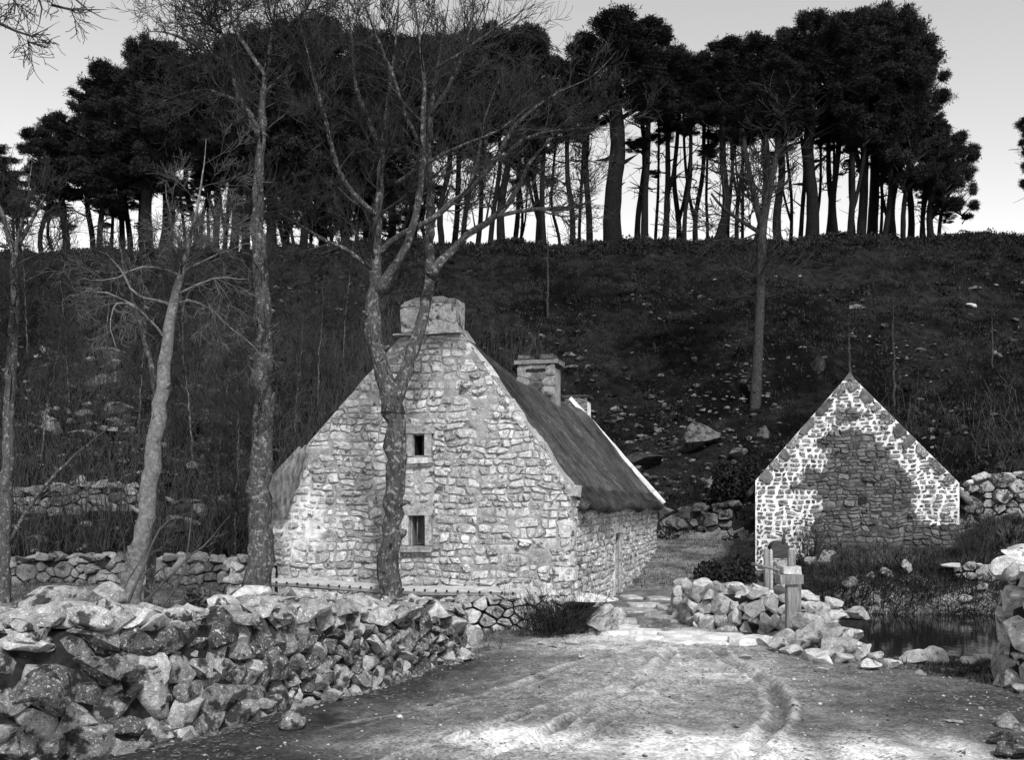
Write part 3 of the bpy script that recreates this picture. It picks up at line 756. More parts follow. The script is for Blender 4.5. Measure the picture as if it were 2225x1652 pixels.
def reveal(a0, a1, b0, b1, d=.5):
    V = [(a0, -.02, b0), (a1, -.02, b0), (a1, -.02, b1), (a0, -.02, b1), (a0, d, b0), (a1, d, b0), (a1, d, b1), (a0, d, b1)]
    return V, [[(0, 1, 5, 4), (1, 2, 6, 5), (2, 3, 7, 6), (3, 0, 4, 7), (4, 5, 6, 7)]]
def chimney_body(x0, x1, y0, y1, z0, z1, inset, wash=0.0):
    V = [(x0 + inset, y0, z0), (x1 - inset, y0, z0), (x1 - inset, y1, z0), (x0 + inset, y1, z0), (x0 + inset, y0, z1 - .1), (x1 - inset, y0, z1 - .12), (x1 - inset, y1, z1 - .12), (x0 + inset, y1, z1 - .1),
         (x0 + .35, y0 + .03, z1), (x1 - .3, y0 + .03, z1), (x1 - .3, y1 - .03, z1), (x0 + .35, y1 - .03, z1)]
    Q = [(0, 1, 5, 4), (1, 2, 6, 5), (2, 3, 7, 6), (3, 0, 4, 7), (4, 5, 9, 8), (5, 6, 10, 9), (6, 7, 11, 10), (7, 4, 8, 11), (8, 9, 10, 11)]
    me = mesh_from('chimney', V, [Q], M['mortar'], False)
    a = me.attributes.new('wash', 'FLOAT', 'POINT'); a.data.foreach_set('value', np.full(len(V), wash, dtype=np.float32)); return me
def thatch(parent, LEN, r):
    ridge = lambda l: np.interp(l, [0, 2.2, 5, 7.8, 12, 16], [6.2, 6.12, 5.85, 5.7, 5.76, 5.85])
    prof = [(-6.95, 2.3), (-6.6, 2.66), (-3.75, 5.65), (-3.3, 6.05), (-3.0, 6.2), (-2.7, 6.08), (-2.34, 5.72), (0, 2.66), (.18, 2.46), (.32, 2.36)]
    px = np.array([p[0] for p in prof]); pz = np.array([p[1] for p in prof])
    d = np.concatenate([[0], np.cumsum(np.hypot(np.diff(px), np.diff(pz)))])
    nt_, nl = 120, 190; tt = np.linspace(0, d[-1], nt_)
    X = np.interp(tt, d, px); Zp = np.interp(tt, d, pz)
    ls = np.linspace(.44, LEN - .12, nl)
    k = (ridge(ls) - 2.3) / (6.2 - 2.3)
    Xg = np.repeat(X[None], nl, 0); Yg = np.repeat(ls[:, None], nt_, 1); Zg = 2.3 + (Zp[None] - 2.3) * k[:, None]
    T = np.repeat(tt[None], nl, 0)
    dn = (fbm(Yg * .8, T * .7, 3) - .5) * .16 + (fbm(Yg * 7, T * .9, 3) - .5) * .07
    eave = sstep(d[-1] - .45, d[-1], T)
    Zg = Zg + dn * (1 - .4 * eave) + eave * (.05 * np.sin(Yg * 1.1) + (vnoise(Yg * 12, Yg * 0) - .5) * .08)
    Xg = Xg + np.where(Xg > -3, 1, -1) * dn * .6
    top = np.stack([Xg, Yg, Zg], -1).reshape(-1, 3)
    low = top.copy(); low[:, 2] -= (.3 - .14 * eave).ravel(); sgn = np.where(top[:, 0] > -3, 1, -1); low[:, 0] -= sgn * .14
    n = len(top); i = np.arange(nl - 1)[:, None] * nt_ + np.arange(nt_ - 1)[None, :]
    Qt = np.stack([i, i + 1, i + nt_ + 1, i + nt_], -1).reshape(-1, 4)
    e = []
    for a in range(nl - 1):
        e.append([a * nt_, (a + 1) * nt_, n + (a + 1) * nt_, n + a * nt_]); b = a * nt_ + nt_ - 1; e.append([b, n + b, n + b + nt_, b + nt_])
    for a in range(nt_ - 1):
        e.append([a, n + a, n + a + 1, a + 1]); b = (nl - 1) * nt_ + a; e.append([b, b + 1, n + b + 1, n + b])
    me = mesh_from('thatch', np.vstack([top, low]), [np.vstack([Qt, Qt[:, ::-1] + n, np.array(e)])], M['thatch'])
    th = link('thatch', me, parent)
    # loose straws lying down the slope, thick along the eave
    cnt = 26000; a = r.integers(1, nl - 1, cnt); bsel = np.where(r.random(cnt) < .4, r.integers(nt_ - 7, nt_ - 1, cnt), r.integers(nt_ // 2 - 6, nt_ - 2, cnt))
    P0 = top.reshape(nl, nt_, 3)[a, bsel] + np.column_stack([r.normal(0, .03, cnt), r.normal(0, .05, cnt), r.uniform(0, .02, cnt)])
    dirv = np.array([.585, 0, -.81]) + r.normal(0, .12, (cnt, 3)); ln = r.uniform(.12, .34, cnt)[:, None]
    P1 = P0 + dirv * ln + np.array([.02, 0, .03]); wv = np.array([0, 1, 0]) * r.uniform(.006, .014, cnt)[:, None]
    V = np.stack([P0 - wv, P0 + wv, P1], 1).reshape(-1, 3)
    link('straw', mesh_from('straw', V, np.arange(cnt * 3).reshape(-1, 3), M['straw'], False), th)['kind'] = 'stuff'
    # the left verge wraps round the corner of the gable
    mb = MB(); c2 = 9000
    q = r.random((c2, 2)); s0 = np.column_stack([-6.85 + q[:, 0] * .62 + .42 * q[:, 1], -.1 + r.uniform(-.04, .04, c2), 2.25 + q[:, 1] * .75 + q[:, 0] * .65 * q[:, 1]])
    s1 = s0 + np.column_stack([-.05 + r.normal(0, .03, c2), r.normal(-.03, .02, c2), -r.uniform(.12, .3, c2)])
    wv = np.column_stack([r.uniform(.006, .015, c2), np.zeros(c2), np.zeros(c2)])
    V = np.stack([s0 - wv, s0 + wv, s1], 1).reshape(-1, 3)
    vg = link('thatch_verge', mesh_from('thatch_verge', V, np.arange(c2 * 3).reshape(-1, 3), M['verge'], False), parent); vg['kind'] = 'stuff'
    mb = MB(); mb.add([(-6.85, -.07, 2.1), (-6.25, -.04, 2.2), (-5.75, -.03, 3.4), (-6.0, -.04, 3.62), (-6.78, -.07, 2.85), (-6.85, .6, 2.1), (-6.25, .6, 2.2), (-5.75, .6, 3.4), (-6.0, .6, 3.62), (-6.78, .6, 2.85)],
           T=[[0, 1, 4], [1, 2, 3], [1, 3, 4]], Q=[[0, 4, 9, 5], [4, 3, 8, 9], [0, 5, 6, 1], [1, 6, 7, 2]])
    mb.build('verge_bundle', M['verge'], parent, False)
build_cottage()

# ------------------------------------------------------------------ the barn by the pond
BA = R(-15)
BW, BAP, BZT, BEL, BER = 5.69, 2.69, 6.19, 3.05, 2.95
barn = thing('stone_barn', 'small barn with dark stone gable edged in broad white pointing, above the pond', 'barn', (7.33, 30.5, 0), BA)
def btop(x): return np.interp(x, [0, BAP, BW], [BEL, BZT, BER])
def rake_d(x, z):
    sl = (BZT - BEL) / BAP; sr = (BZT - BER) / (BW - BAP)
    dl = (BEL + sl * x - z) / math.hypot(1, sl); dr = (BZT - sr * (x - BAP) - z) / math.hypot(1, sr)
    return dl, dr
def bwash(x, z):
    dl, dr = rake_d(x, z); n = (fbm(x * 1.7 + 3, z * 2.6, 3) - .5)
    n2 = (fbm(x * 6 + 3, z * 9, 3) - .5)
    n = n + n2 * .5
    a = np.where(z > 2.6, np.minimum(dl - np.where(z > 4.1, .76, .98), dr - np.where(z > 4.1, .74, .93)) + n * 1.0, 9)
    b = np.where(z <= 2.75, np.minimum(x - 1.75 - .25 * (1.6 - z) * (z < 1.2) * -1, 9), 9) + n * .9
    c = np.where((z < 3.0) & (z > 1.75), (BW - 1.25 + .9 * (2.2 - z) * (z < 2.2)) - x, 9) + n * .6
    return sstep(.06, -.06, np.minimum(np.minimum(a, b), c)) * sstep(-.1, .5, z + n * .4) * (.55 + .45 * sstep(.3, .42, fbm(x * 5, z * 7, 4)))
def build_barn():
    r = np.random.default_rng(5)
    gable_back(barn, 'gable_wall', 0, BW, btop, 0.0, 'barnmortar', bwash, (), .05, 110, .45, .15)
    bounds = [((-1, 0), -.03), ((1, 0), BW - .03)]
    sl = (BZT - BEL) / BAP; sr = (BZT - BER) / (BW - BAP)
    for n, p in (((-sl, 1), (0, BEL)), ((sr, 1), (BW, BER))):
        n = np.array(n) / math.hypot(*n); bounds.append((tuple(n), float(n @ np.array(p)) - .05))
    hole = (2.98, 3.2, 2.37, 2.6)
    w1 = lambda u, v: float(bwash(np.array([u]), np.array([v]))[0])
    cl = blocks(-.1, BW + .1, -.1, 6.2, (.09, .25), (.15, .6), r, bounds, [(2.94, 3.2, 2.37, 2.58)], (.12, .1))
    masonry(barn, cl, lambda u, v: (np.array([u, -.004, v]), np.array([1., 0, 0]), np.array([0, 0, 1.]), np.array([0, -1., 0])), 'barnstone', r, .009, .03, .02, 300, .06, outvar=.6,
            shrinkf=lambda u, v: r.uniform(.6, .86) if w1(u, v) > .5 else r.uniform(.93, 1.0), matf=lambda u, v: 'washedstone' if w1(u, v) > .5 else 'barnstone')
    mb = MB(); mb.box((3.07, -.03, 2.47), (.22, .03, .17), jit=.012); mb.build('hole', M['dark'], barn, False)  # dark block set proud, painted as the shade in a hole
    # big cope stones under the rakes
    for (p0, p1, sgn) in (((0, BEL), (BAP, BZT), 1), ((BW, BER), (BAP, BZT), -1)):
        p0 = np.array(p0); p1 = np.array(p1); L = np.linalg.norm(p1 - p0); d = (p1 - p0) / L; nn = np.array([d[1], -d[0]]) * sgn; t = .1
        while t < L - .35:
            s = r.uniform(.3, .75); e = min(s, L - t - .05); wd = r.uniform(.24, .52); a = p0 + d * t; b = p0 + d * (t + e * .9)
            P = np.array([a + nn * .0, b + nn * .0, b + nn * wd * .8 - d * .1, a + nn * wd * r.uniform(.7, 1) + d * .05])
            if sgn < 0: P = P[::-1]
            V, T, Q, c = stone_geo(P, .005, .03, .04, r, .03)
            o = link('coping_stone', mesh_from('coping_stone', V[:, :1] * [1, 0, 0] + V[:, 1:2] * [0, 0, 1] + V[:, 2:3] * [0, -1, 0], [T, Q], M['washedstone' if r.random() < .55 else 'barnstone'], True, 40), barn, (c[0], -.02, c[1])); t += s
    # thatched roof behind the gable, side walls
    for nm, sg in (('thatch', -1), ('thatch', 1)):
        x0, z0 = (BAP, BZT - .12)
        x1, z1 = (-.28, BEL - .38) if sg < 0 else (BW + .3, BER - .4)
        nn, ll = 26, 40; V = []
        for i in range(ll):
            y = .1 + 8.5 * i / (ll - 1)
            for j in range(nn):
                t = j / (nn - 1); n = (float(fbm(np.array([y * 2.0]), np.array([t * 4 + sg]))[0]) - .5) * .1
                V.append((x0 + (x1 - x0) * t, y, z0 + (z1 - z0) * t + n + .05 * math.sin(math.pi * t)))
        V = np.array(V); W_ = V.copy(); W_[:, 2] -= .25; n0 = len(V)
        i = np.arange(ll - 1)[:, None] * nn + np.arange(nn - 1)[None, :]; Qt = np.stack([i, i + 1, i + nn + 1, i + nn], -1).reshape(-1, 4)
        e = [[a, n0 + a, n0 + a + 1, a + 1] for a in range(nn - 1)] + [[a * nn + nn - 1, n0 + a * nn + nn - 1, n0 + (a + 1) * nn + nn - 1, (a + 1) * nn + nn - 1] for a in range(ll - 1)]
        link(nm, mesh_from(nm, np.vstack([V, W_]), [np.vstack([Qt, Qt[:, ::-1] + n0, np.array(e)])], M['thatch']), barn)
    mb = MB(); mb.box((.2, 4.5, 1.2), (.36, 8.0, 3.1)); mb.box((BW - .2, 4.5, 1.2), (.36, 8.0, 3.0)); mb.box((BW / 2, 8.6, 1.2), (BW - .1, .3, 3.0)); mb.build('side_wall', M['barnstone'], barn, False)
    mb = MB(); P = np.array([(BAP - .16, -.03, BZT - .18), (BAP + .18, -.03, BZT - .2), (BAP + .02, -.03, BZT + .06)]); mb.add(np.vstack([P, P + [0, .35, 0]]), T=[[0, 1, 2], [5, 4, 3]], Q=[[0, 3, 4, 1], [1, 4, 5, 2], [2, 5, 3, 0]]); mb.build('apex_stone', M['barnstone'], barn, False)
build_barn()

# ------------------------------------------------------------------ dry stone walls
# great wall on the left, its face towards the road
PW = [(-5.6, 8.3), (-4.5, 9.0), (-3.4, 10.0), (-2.26, 12.0), (-1.35, 14.0), (-.62, 15.7)]
def fsz(u, v): return np.interp(u, [0, 3, 5, 9], [.32, .27, .19, .16]) * (1.1 if v > .7 else .95)
fw, fm, fz = dry_wall('dry_stone_wall', 'tall rough dry stone wall with big lichened boulders along the road', PW, [1.32, 1.3, 1.2, 1.12, 1.02, .94, .85, .68], fsz, .85, 'fieldstone', 'capstone', 3,
                  .8, (.13, .3), None, .1, .27, limit=290, sub=3, rows=3, capsq=.5, tilt=.22, rocks=True)
def big(parent, mid, z0, X, Y, Z, size, rot, mat='capstone', k=None):
    p = at(X, Y, Z); return rock('stone', parent, (p.x - mid[0], p.y - mid[1], p.z - z0), size, mat, 3, rot, k)
big(fw, fm, fz, 350, 1372, 10.6, (.5, .22, .26), (-.5, .35, .5), 'palestone', 3)
big(fw, fm, fz, 165, 1335, 9.9, (.36, .26, .12), (.1, .05, .45), 'palestone', 5)
big(fw, fm, fz, 240, 1340, 10.0, (.2, .2, .2), (.2, .3, .3), 'capstone', 7)
big(fw, fm, fz, 50, 1395, 9.3, (.27, .16, .1), (.1, .25, .4), 'palestone', 9)
big(fw, fm, fz, 205, 1385, 9.7, (.26, .16, .11), (.1, .35, .3), 'fieldstone', 4)
big(fw, fm, fz, 240, 1292, 10.4, (.17, .15, .12), (.1, .1, .2), 'palestone', 10)
big(fw, fm, fz, 120, 1300, 10.6, (.34, .22, .13), (0, -.1, .3), 'fieldstone', 11)
big(fw, fm, fz, 590, 1318, 13.4, (.5, .3, .24), (-.3, .3, .5), 'capstone', 12)
big(fw, fm, fz, 555, 1300, 13.9, (.34, .26, .18), (0, .1, .3), 'palestone', 2)
big(fw, fm, fz, 865, 1352, 14.7, (.34, .26, .2), (.2, 0, .6), 'capstone', 14)
big(fw, fm, fz, 985, 1360, 15.3, (.26, .2, .17), (.1, .1, .7), 'capstone', 15)
big(fw, fm, fz, 95, 1490, 8.9, (.26, .18, .2), (-.2, .2, .5), 'fieldstone', 16)
big(fw, fm, fz, 260, 1455, 9.6, (.22, .16, .12), (.1, .5, .4), 'fieldstone', 17)

# low wall under the cottage gable, and its end pier
lw, lm, lz = dry_wall('low_yard_wall', 'low wall of squarish pale stones below the cottage gable', [(-2.0, 18.75), (-.9, 18.85), (.75, 18.95)], [.5, .55, .56, .55], lambda u, v: .22, .5, 'palestone', 'palestone', 8,
                     .75, (.12, .2), None, .06, .3, sub=2, rows=2, batter=.04, gap=.016, tilt=.1)
pier, pm, pz = dry_wall('wall_pier', 'stubby pier of big stones ending the low yard wall', [(1.0, 18.3), (1.45, 18.2), (1.62, 18.5)], [.5, .52, .5], lambda u, v: .42, .55, 'palestone', 'palestone', 9, .9, (.22, .34), None, .09, .5, rows=1, capsq=.35)
rock('stone', pier, (.05, .1, .62), (.5, .35, .1), 'palestone', 3, (0, .05, .2), 6)
rock('stone', pier, (.25, -.1, .3), (.36, .24, .26), 'palestone', 3, (0, .1, .3), 8)
# mill wall on the right of the road, round its end and back along the leat
dry_wall('mill_wall', 'low curving wall of rounded pale stones beside the wooden sluice post', [(3.55, 22.3), (3.3, 20.6), (3.5, 19.4), (4.2, 18.7), (4.75, 17.9), (4.95, 17.0), (5.2, 16.4)], [.55, .62, .7, .72, .7, .62, .5],
         lambda u, v: .25, .7, 'palestone', 'palestone', 12, .85, (.14, .24), None, .08, .3, sub=3, rows=2, tilt=.16, limit=200, rocks=True)
# wall end at the right edge
rw, rm, rz_ = dry_wall('right_wall_end', 'pale lichened wall end cut off by the right edge of the photograph', [(7.8, 14.6), (6.65, 13.8), (6.3, 13.1), (6.55, 12.2), (7.5, 11.4)][::1], [1.75, 1.65, 1.45, 1.5, 1.65], lambda u, v: .34, .6, 'palestone', 'palestone', 13, .85, (.2, .32), None, .1, .35, sub=3, rows=2, tilt=.1, rocks=True)
# walls further back
dry_wall('terrace_wall', 'broken terrace wall crossing the rough slope far left of the cottage', [tuple(gnd(X, Y)[:2]) for X, Y in ((-30, 1120), (60, 1116), (180, 1114), (310, 1110))], [.75, .7, .8, .6], lambda u, v: .34, .5, 'outcrop', 'outcrop', 15, .8, (.2, .36), None, .09, .38, rows=2, capsq=.5)
dry_wall('terrace_wall', 'short ruined terrace wall between the pale leaning tree and the cottage', [tuple(gnd(X, Y)[:2]) for X, Y in ((380, 1120), (470, 1118), (560, 1112))], [.4, .55, .4], lambda u, v: .36, .5, 'hillrock', 'hillrock', 16, .7, (.18, .36), None, .09, .38, rows=1, capsq=.45)
dry_wall('orchard_wall', 'low dark rubble wall behind the tree trunks on the left', [(-13.5, 25.5), (-10.5, 25.2), (-8.0, 24.4), (-6.0, 23.6)], [.6, .6, .65, .75], lambda u, v: .26, .5, 'outcrop', 'outcrop', 17, .8, (.14, .24), None, .07, .3, rows=2)
dry_wall('yard_corner_wall', 'stub of stacked stones against the left corner of the cottage', [(-6.3, 22.4), (-5.6, 22.1), (-5.2, 21.9)], [.75, .95, .9], lambda u, v: .26, .45, 'granite', 'palestone', 18, .6, (.16, .26), None, .06, .3, rows=1)
dry_wall('field_wall', 'dry stone wall joining the right corner of the barn', [(13.0, 29.9), (14.6, 29.6), (17.5, 29.2)], [1.25, 1.35, 1.4], lambda u, v: .3, .5, 'fieldstone', 'palestone', 19, .8, (.14, .26), None, .07, .32, rows=1)
dry_wall('bank_wall', 'low flat-topped retaining wall above the pond at the right', [(11.6, 26.6), (12.6, 26.3), (14.6, 25.8)], [.35, .45, .45], lambda u, v: .26, .5, 'fieldstone', 'palestone', 20, .6, (.18, .28), None, .07, .36, rows=1, capsq=.35)
dry_wall('lane_wall', 'tumbled wall crossing the back of the lane between cottage and barn', [tuple(gnd(X, Y)[:2]) for X, Y in ((1428, 1150), (1500, 1152), (1590, 1150))], [.7, .8, .9], lambda u, v: .4, .5, 'hillrock', 'hillrock', 22, .7, (.25, .42), None, .09, .5, rows=1)

# ------------------------------------------------------------------ loose stones, slabs
def loose(X, Y, hw, hh, label, mat='palestone', name='loose_stone', cat='stone', group=None, sub=3, k=None, rz=None, flat=1.0, sink=.25):
    p = gnd(X, Y); s = p.y / FPX
    a, c = hw * s, hh * s
    o = rock(name, None, (p.x, p.y, p.z + c * (1 - sink)), (a, a * .75 * flat, c), mat, sub, (rng.uniform(-.12, .12), rng.uniform(-.12, .12), rng.uniform(-.4, .4) if rz is None else rz), k)
    return tag(o, label, cat, group)
G1 = 'loose stones on the road'
loose(635, 1588, 30, 26, 'squared block lying on the road in front of the tall wall', 'capstone', group=G1)
loose(722, 1525, 26, 15, 'flat-topped stone lying against the foot of the tall wall', 'capstone', group=G1)
loose(1212, 1408, 18, 10, 'pale split stone by the bramble bush, beside a smaller one', group=G1)
loose(1245, 1402, 18, 9, 'pale rounded stone nearest the foot of the bramble bush', group=G1)
loose(1182, 1401, 12, 5, 'thin pale stone flat on the grass before the low yard wall', group=G1)
loose(1265, 1432, 8, 5, 'small white pebble alone on the road in front of the bramble', group=G1)
loose(1620, 1433, 15, 6, 'white flat stone on the road below the long pale slabs', group=G1)
loose(1785, 1462, 18, 6, 'flat stone half buried at the foot of the rubble heap by the pond', group=G1)
loose(1335, 1345, 28, 14, 'rough step stone outside the cottage door', 'palestone', group=G1, flat=.8)
loose(1024, 1400, 28, 24, 'round boulder at the end of the tall wall', 'palestone', group=G1)
loose(1010, 1438, 22, 18, 'small block fallen at the end of the tall wall', 'capstone', group=G1)
loose(2070, 1570, 22, 3, 'thin white stick-like sliver of stone on the dark ground at the right', group=G1)
for X, Y, a, c, lb in ((2195, 1585, 30, 18, 'flat grey stone at the foot of the right wall end, farther one'), (2180, 1618, 34, 16, 'broad grey stone below the right wall end, middle one'), (2205, 1650, 40, 20, 'grey stone in the bottom right corner of the photograph')):
    loose(X, Y, a, c, lb, 'fieldstone', group=G1)
# rim stones along the pond and the rubble heap at the wall end
RIM = [(1930, 1452, 30, 12, 'long flat stone first in the row on the pond rim'), (1985, 1440, 32, 15, 'big wedge stone on the pond rim'), (2035, 1440, 30, 20, 'tallest block on the pond rim'), (2085, 1432, 26, 20, 'pointed pale stone on the pond rim'),
       (2110, 1446, 24, 12, 'low stone on the pond rim beside the pointed one'), (2140, 1440, 28, 10, 'flat pale stone near the right end of the pond rim'), (1890, 1456, 26, 14, 'stone where the rubble heap meets the pond rim'), (2060, 1462, 14, 6, 'small stone in front of the pond rim'), (2000, 1466, 14, 5, 'thin stone in front of the wedge stone on the pond rim'), (2165, 1452, 22, 8, 'last flat stone of the pond rim beside the right wall')]
for X, Y, a, c, lb in RIM: loose(X, Y, a, c, lb, group='stones on the pond rim')
heap = thing('rubble_heap', 'heap of pale tumbled boulders at the pond end of the mill wall', 'rubble heap', (5.0, 15.9, 0))
for X, Y, Z, a, b, c, k in ((1755, 1352, 16.6, .3, .26, .17, 1), (1770, 1375, 16.0, .3, .25, .19, 3), (1700, 1385, 16.6, .22, .2, .16, 5), (1835, 1380, 16.2, .34, .26, .15, 7), (1820, 1410, 15.5, .34, .28, .2, 9), (1740, 1400, 16.0, .22, .2, .13, 11),
                            (1775, 1432, 15.4, .26, .2, .12, 13), (1720, 1418, 15.9, .2, .18, .11, 15), (1855, 1412, 15.8, .3, .22, .13, 17), (1865, 1436, 15.5, .26, .2, .13, 19), (1800, 1345, 17.2, .28, .24, .16, 21), (1690, 1402, 16.2, .18, .16, .12, 2), (1830, 1448, 15.1, .2, .16, .1, 4), (1660, 1395, 16.8, .16, .14, .1, 6), (1790, 1452, 15.0, .16, .12, .09, 8), (1900, 1444, 15.4, .22, .18, .1, 10)):
    p = at(X, Y, Z); rock('stone', heap, (p.x - 5.0, p.y - 15.9, max(p.z, h1(p.x, p.y) + c * .5)), (a, b, c), 'palestone', 3, None, k)
# the pale slab crossing and the flags by the door: flat stones let into the road
def slab_mesh(seed, mat):
    r = np.random.default_rng(seed); n = 10; th = np.sort(r.uniform(0, 2 * math.pi, n) * .25 + np.arange(n) * 2 * math.pi / n * .9); c = np.column_stack([np.cos(th), np.sin(th)])
    c = np.sign(c) * np.abs(c) ** .7 * r.uniform(.82, 1.05, (n, 1)); rings = [(1.0, -1), (1.0, .55), (.95, .92), (.6, 1.0)]
    V = np.vstack([np.column_stack([c * q, np.full(n, z) + r.normal(0, .07, n)]) for q, z in rings] + [[[0, 0, 1.0]]]); j = np.arange(n); Q = np.vstack([np.stack([k * n + j, k * n + (j + 1) % n, (k + 1) * n + (j + 1) % n, (k + 1) * n + j], -1) for k in range(3)])
    return mesh_from('slab', V, [np.stack([3 * n + j, 3 * n + (j + 1) % n, np.full(n, 4 * n)], -1), Q], M[mat], True, 40)
def flags(name, label, spots, mat, cat='paving', th=.1):
    c = gnd(*spots[len(spots) // 2][:2]); root = thing(name, label, cat, c)
    for (X, Y, hw, hd) in spots:
        p = gnd(X, Y); s = p.y / FPX; a = hw * s; b = hd * s * p.y / CAMZ
        link('slab', slab_mesh(int(X + Y), mat), root, (p.x - c.x, p.y - c.y, p.z - c.z - .005 + rng.uniform(-.012, .012)), (rng.normal(0, .012), rng.normal(0, .012), rng.normal(0, .08)), (a, b, th * .6))
flags('slab_crossing', 'row of long worn white slabs laid across the road', [(1330, 1378, 46, 5), (1400, 1375, 50, 5), (1475, 1381, 54, 7), (1560, 1385, 60, 7), (1630, 1393, 56, 7), (1500, 1397, 66, 5), (1400, 1390, 44, 4), (1580, 1401, 50, 4), (1360, 1368, 40, 3)], 'slab')
flags('door_flags', 'worn grey flagstones on the lane outside the cottage door', [(1380, 1330, 50, 7), (1440, 1340, 44, 6), (1400, 1318, 40, 5), (1460, 1322, 34, 5), (1350, 1352, 36, 4), (1430, 1303, 34, 3), (1470, 1352, 30, 4), (1370, 1300, 24, 4)], 'palestone')

# ------------------------------------------------------------------ rocks on the hillside
HB = [(1520, 950, 46, 34, 'large pale boulder with dark overhang on the hillside between cottage and barn'), (1400, 1002, 50, 20, 'long grey slab of rock on the slope above the thatch'), (1372, 1018, 26, 12, 'flat rock just above the rear end of the thatched roof'), (1290, 985, 22, 16, 'leaning grey rock on the slope beside the white pointed chimney'),
      (1605, 985, 20, 14, 'blunt rock on the slope left of the barn roof'), (1660, 940, 18, 16, 'upright rock on the slope behind the left barn roof edge'), (1780, 795, 14, 22, 'tall stone standing on the hill left of the barn apex'), (1700, 1010, 20, 12, 'pale stone below the upright rock near the barn eave'), (1570, 1060, 20, 12, 'whitish stone beside the lane wall at the barn'),
      (1470, 1140, 26, 16, 'grey boulder at the foot of the lane wall beside the cottage'), (250, 775, 24, 18, 'pale block at the top of the rock outcrop left of the leaning tree'), (225, 830, 46, 16, 'long ledge in the middle of the left rock outcrop'), (110, 930, 26, 20, 'blocky stone low on the left outcrop near the edge trunk'), (180, 945, 30, 12, 'flat ledge stone low on the left outcrop'),
      (250, 890, 40, 14, 'slab sticking out near the bottom of the left outcrop'), (385, 1140, 50, 22, 'big flat grey boulder behind the bare sapling by the leaning tree'), (175, 1050, 16, 18, 'small upright stone on top of the far terrace wall'), (2110, 665, 12, 7, 'small pale stone high on the right hillside'), (2175, 1012, 14, 10, 'round pale stone on the slope right of the barn'), (2090, 935, 14, 10, 'pale stone on the slope beside the right barn roof edge')]
for X, Y, a, c, lb in HB: loose(X, Y + c * .7, a, c, lb, 'outcrop' if X < 420 else 'palestone' if 'small' in lb else 'hillrock', 'boulder', 'boulder', 'boulders on the hillside', 3, flat=1.1, sink=.3)
r_ = np.random.default_rng(44); cnt = 0
zones = [((30, 300, 760, 960), 60, (6, 20)), ((1230, 1700, 780, 1060), 70, (4, 13)), ((2000, 2220, 700, 1040), 34, (4, 11)), ((20, 420, 960, 1240), 46, (5, 14)), ((1050, 1650, 640, 800), 22, (3, 8)), ((1700, 2000, 640, 800), 16, (3, 8))]
for (x0, x1, y0, y1), n, (s0, s1) in zones:
    for i in range(n):
        a = r_.uniform(s0, s1) * r_.uniform(.6, 1)
        lb = {6: 'jagged grey stone among many on the left rock outcrop', 4: 'small grey stone half buried in the dark slope', 5: 'grey stone scattered over the rough ground behind the trunks', 3: 'tiny pale stone dotted high on the dark hillside'}[s0]
        loose(r_.uniform(x0, x1), r_.uniform(y0, y1), a, a * r_.uniform(.4, .75), lb, 'outcrop' if s0 in (6, 5) else 'hillrock', 'boulder', 'boulder', 'small stones scattered over the hill', 2, flat=1.1, sink=.3)

# ------------------------------------------------------------------ blades, tufts, leaves (ground cover)
def blades(P, n, hmin, hmax, spread, width, lean, r, flat=False):
    """n blades at every point; returns verts, tris"""
    P = np.repeat(np.asarray(P, float), n, 0); m = len(P)
    th = r.uniform(0, 2 * math.pi, m); ln = r.uniform(hmin, hmax, m); le = np.abs(r.normal(0, lean, m)) if not flat else r.normal(1.46, .07, m)
    base = P + np.column_stack([np.cos(th), np.sin(th), np.zeros(m)]) * (r.uniform(0, spread, m))[:, None]
    tip = base + np.column_stack([np.cos(th) * np.sin(le), np.sin(th) * np.sin(le), np.cos(le)]) * ln[:, None]
    mid = (base + tip) / 2 + np.array([0, 0, 1]) * (ln * .08)[:, None]
    ph = r.uniform(0, math.pi, m); w = np.column_stack([np.cos(ph), np.sin(ph), np.zeros(m)]) * (width * r.uniform(.6, 1.3, m))[:, None]
    V = np.stack([base - w * .5, base + w * .5, mid + w, tip], 1).reshape(-1, 3)
    i = np.arange(m)[:, None] * 4
    return V, np.concatenate([i + [0, 1, 2], i + [0, 2, 3]])
def scatter(r, n, x0, x1, y0, y1, test=None, dens=None):
    x = r.uniform(x0, x1, n); y = r.uniform(y0, y1, n)
    k = np.ones(n, bool)
    if test is not None: k = test(x, y)
    x, y = x[k], y[k]; return np.column_stack([x, y, height(x, y)])
def stuff(name, V, T, mat, label, cat):
    o = link(name, mesh_from(name, V, T, M[mat], False)); o['kind'] = 'stuff'; tag(o, label, cat); return o
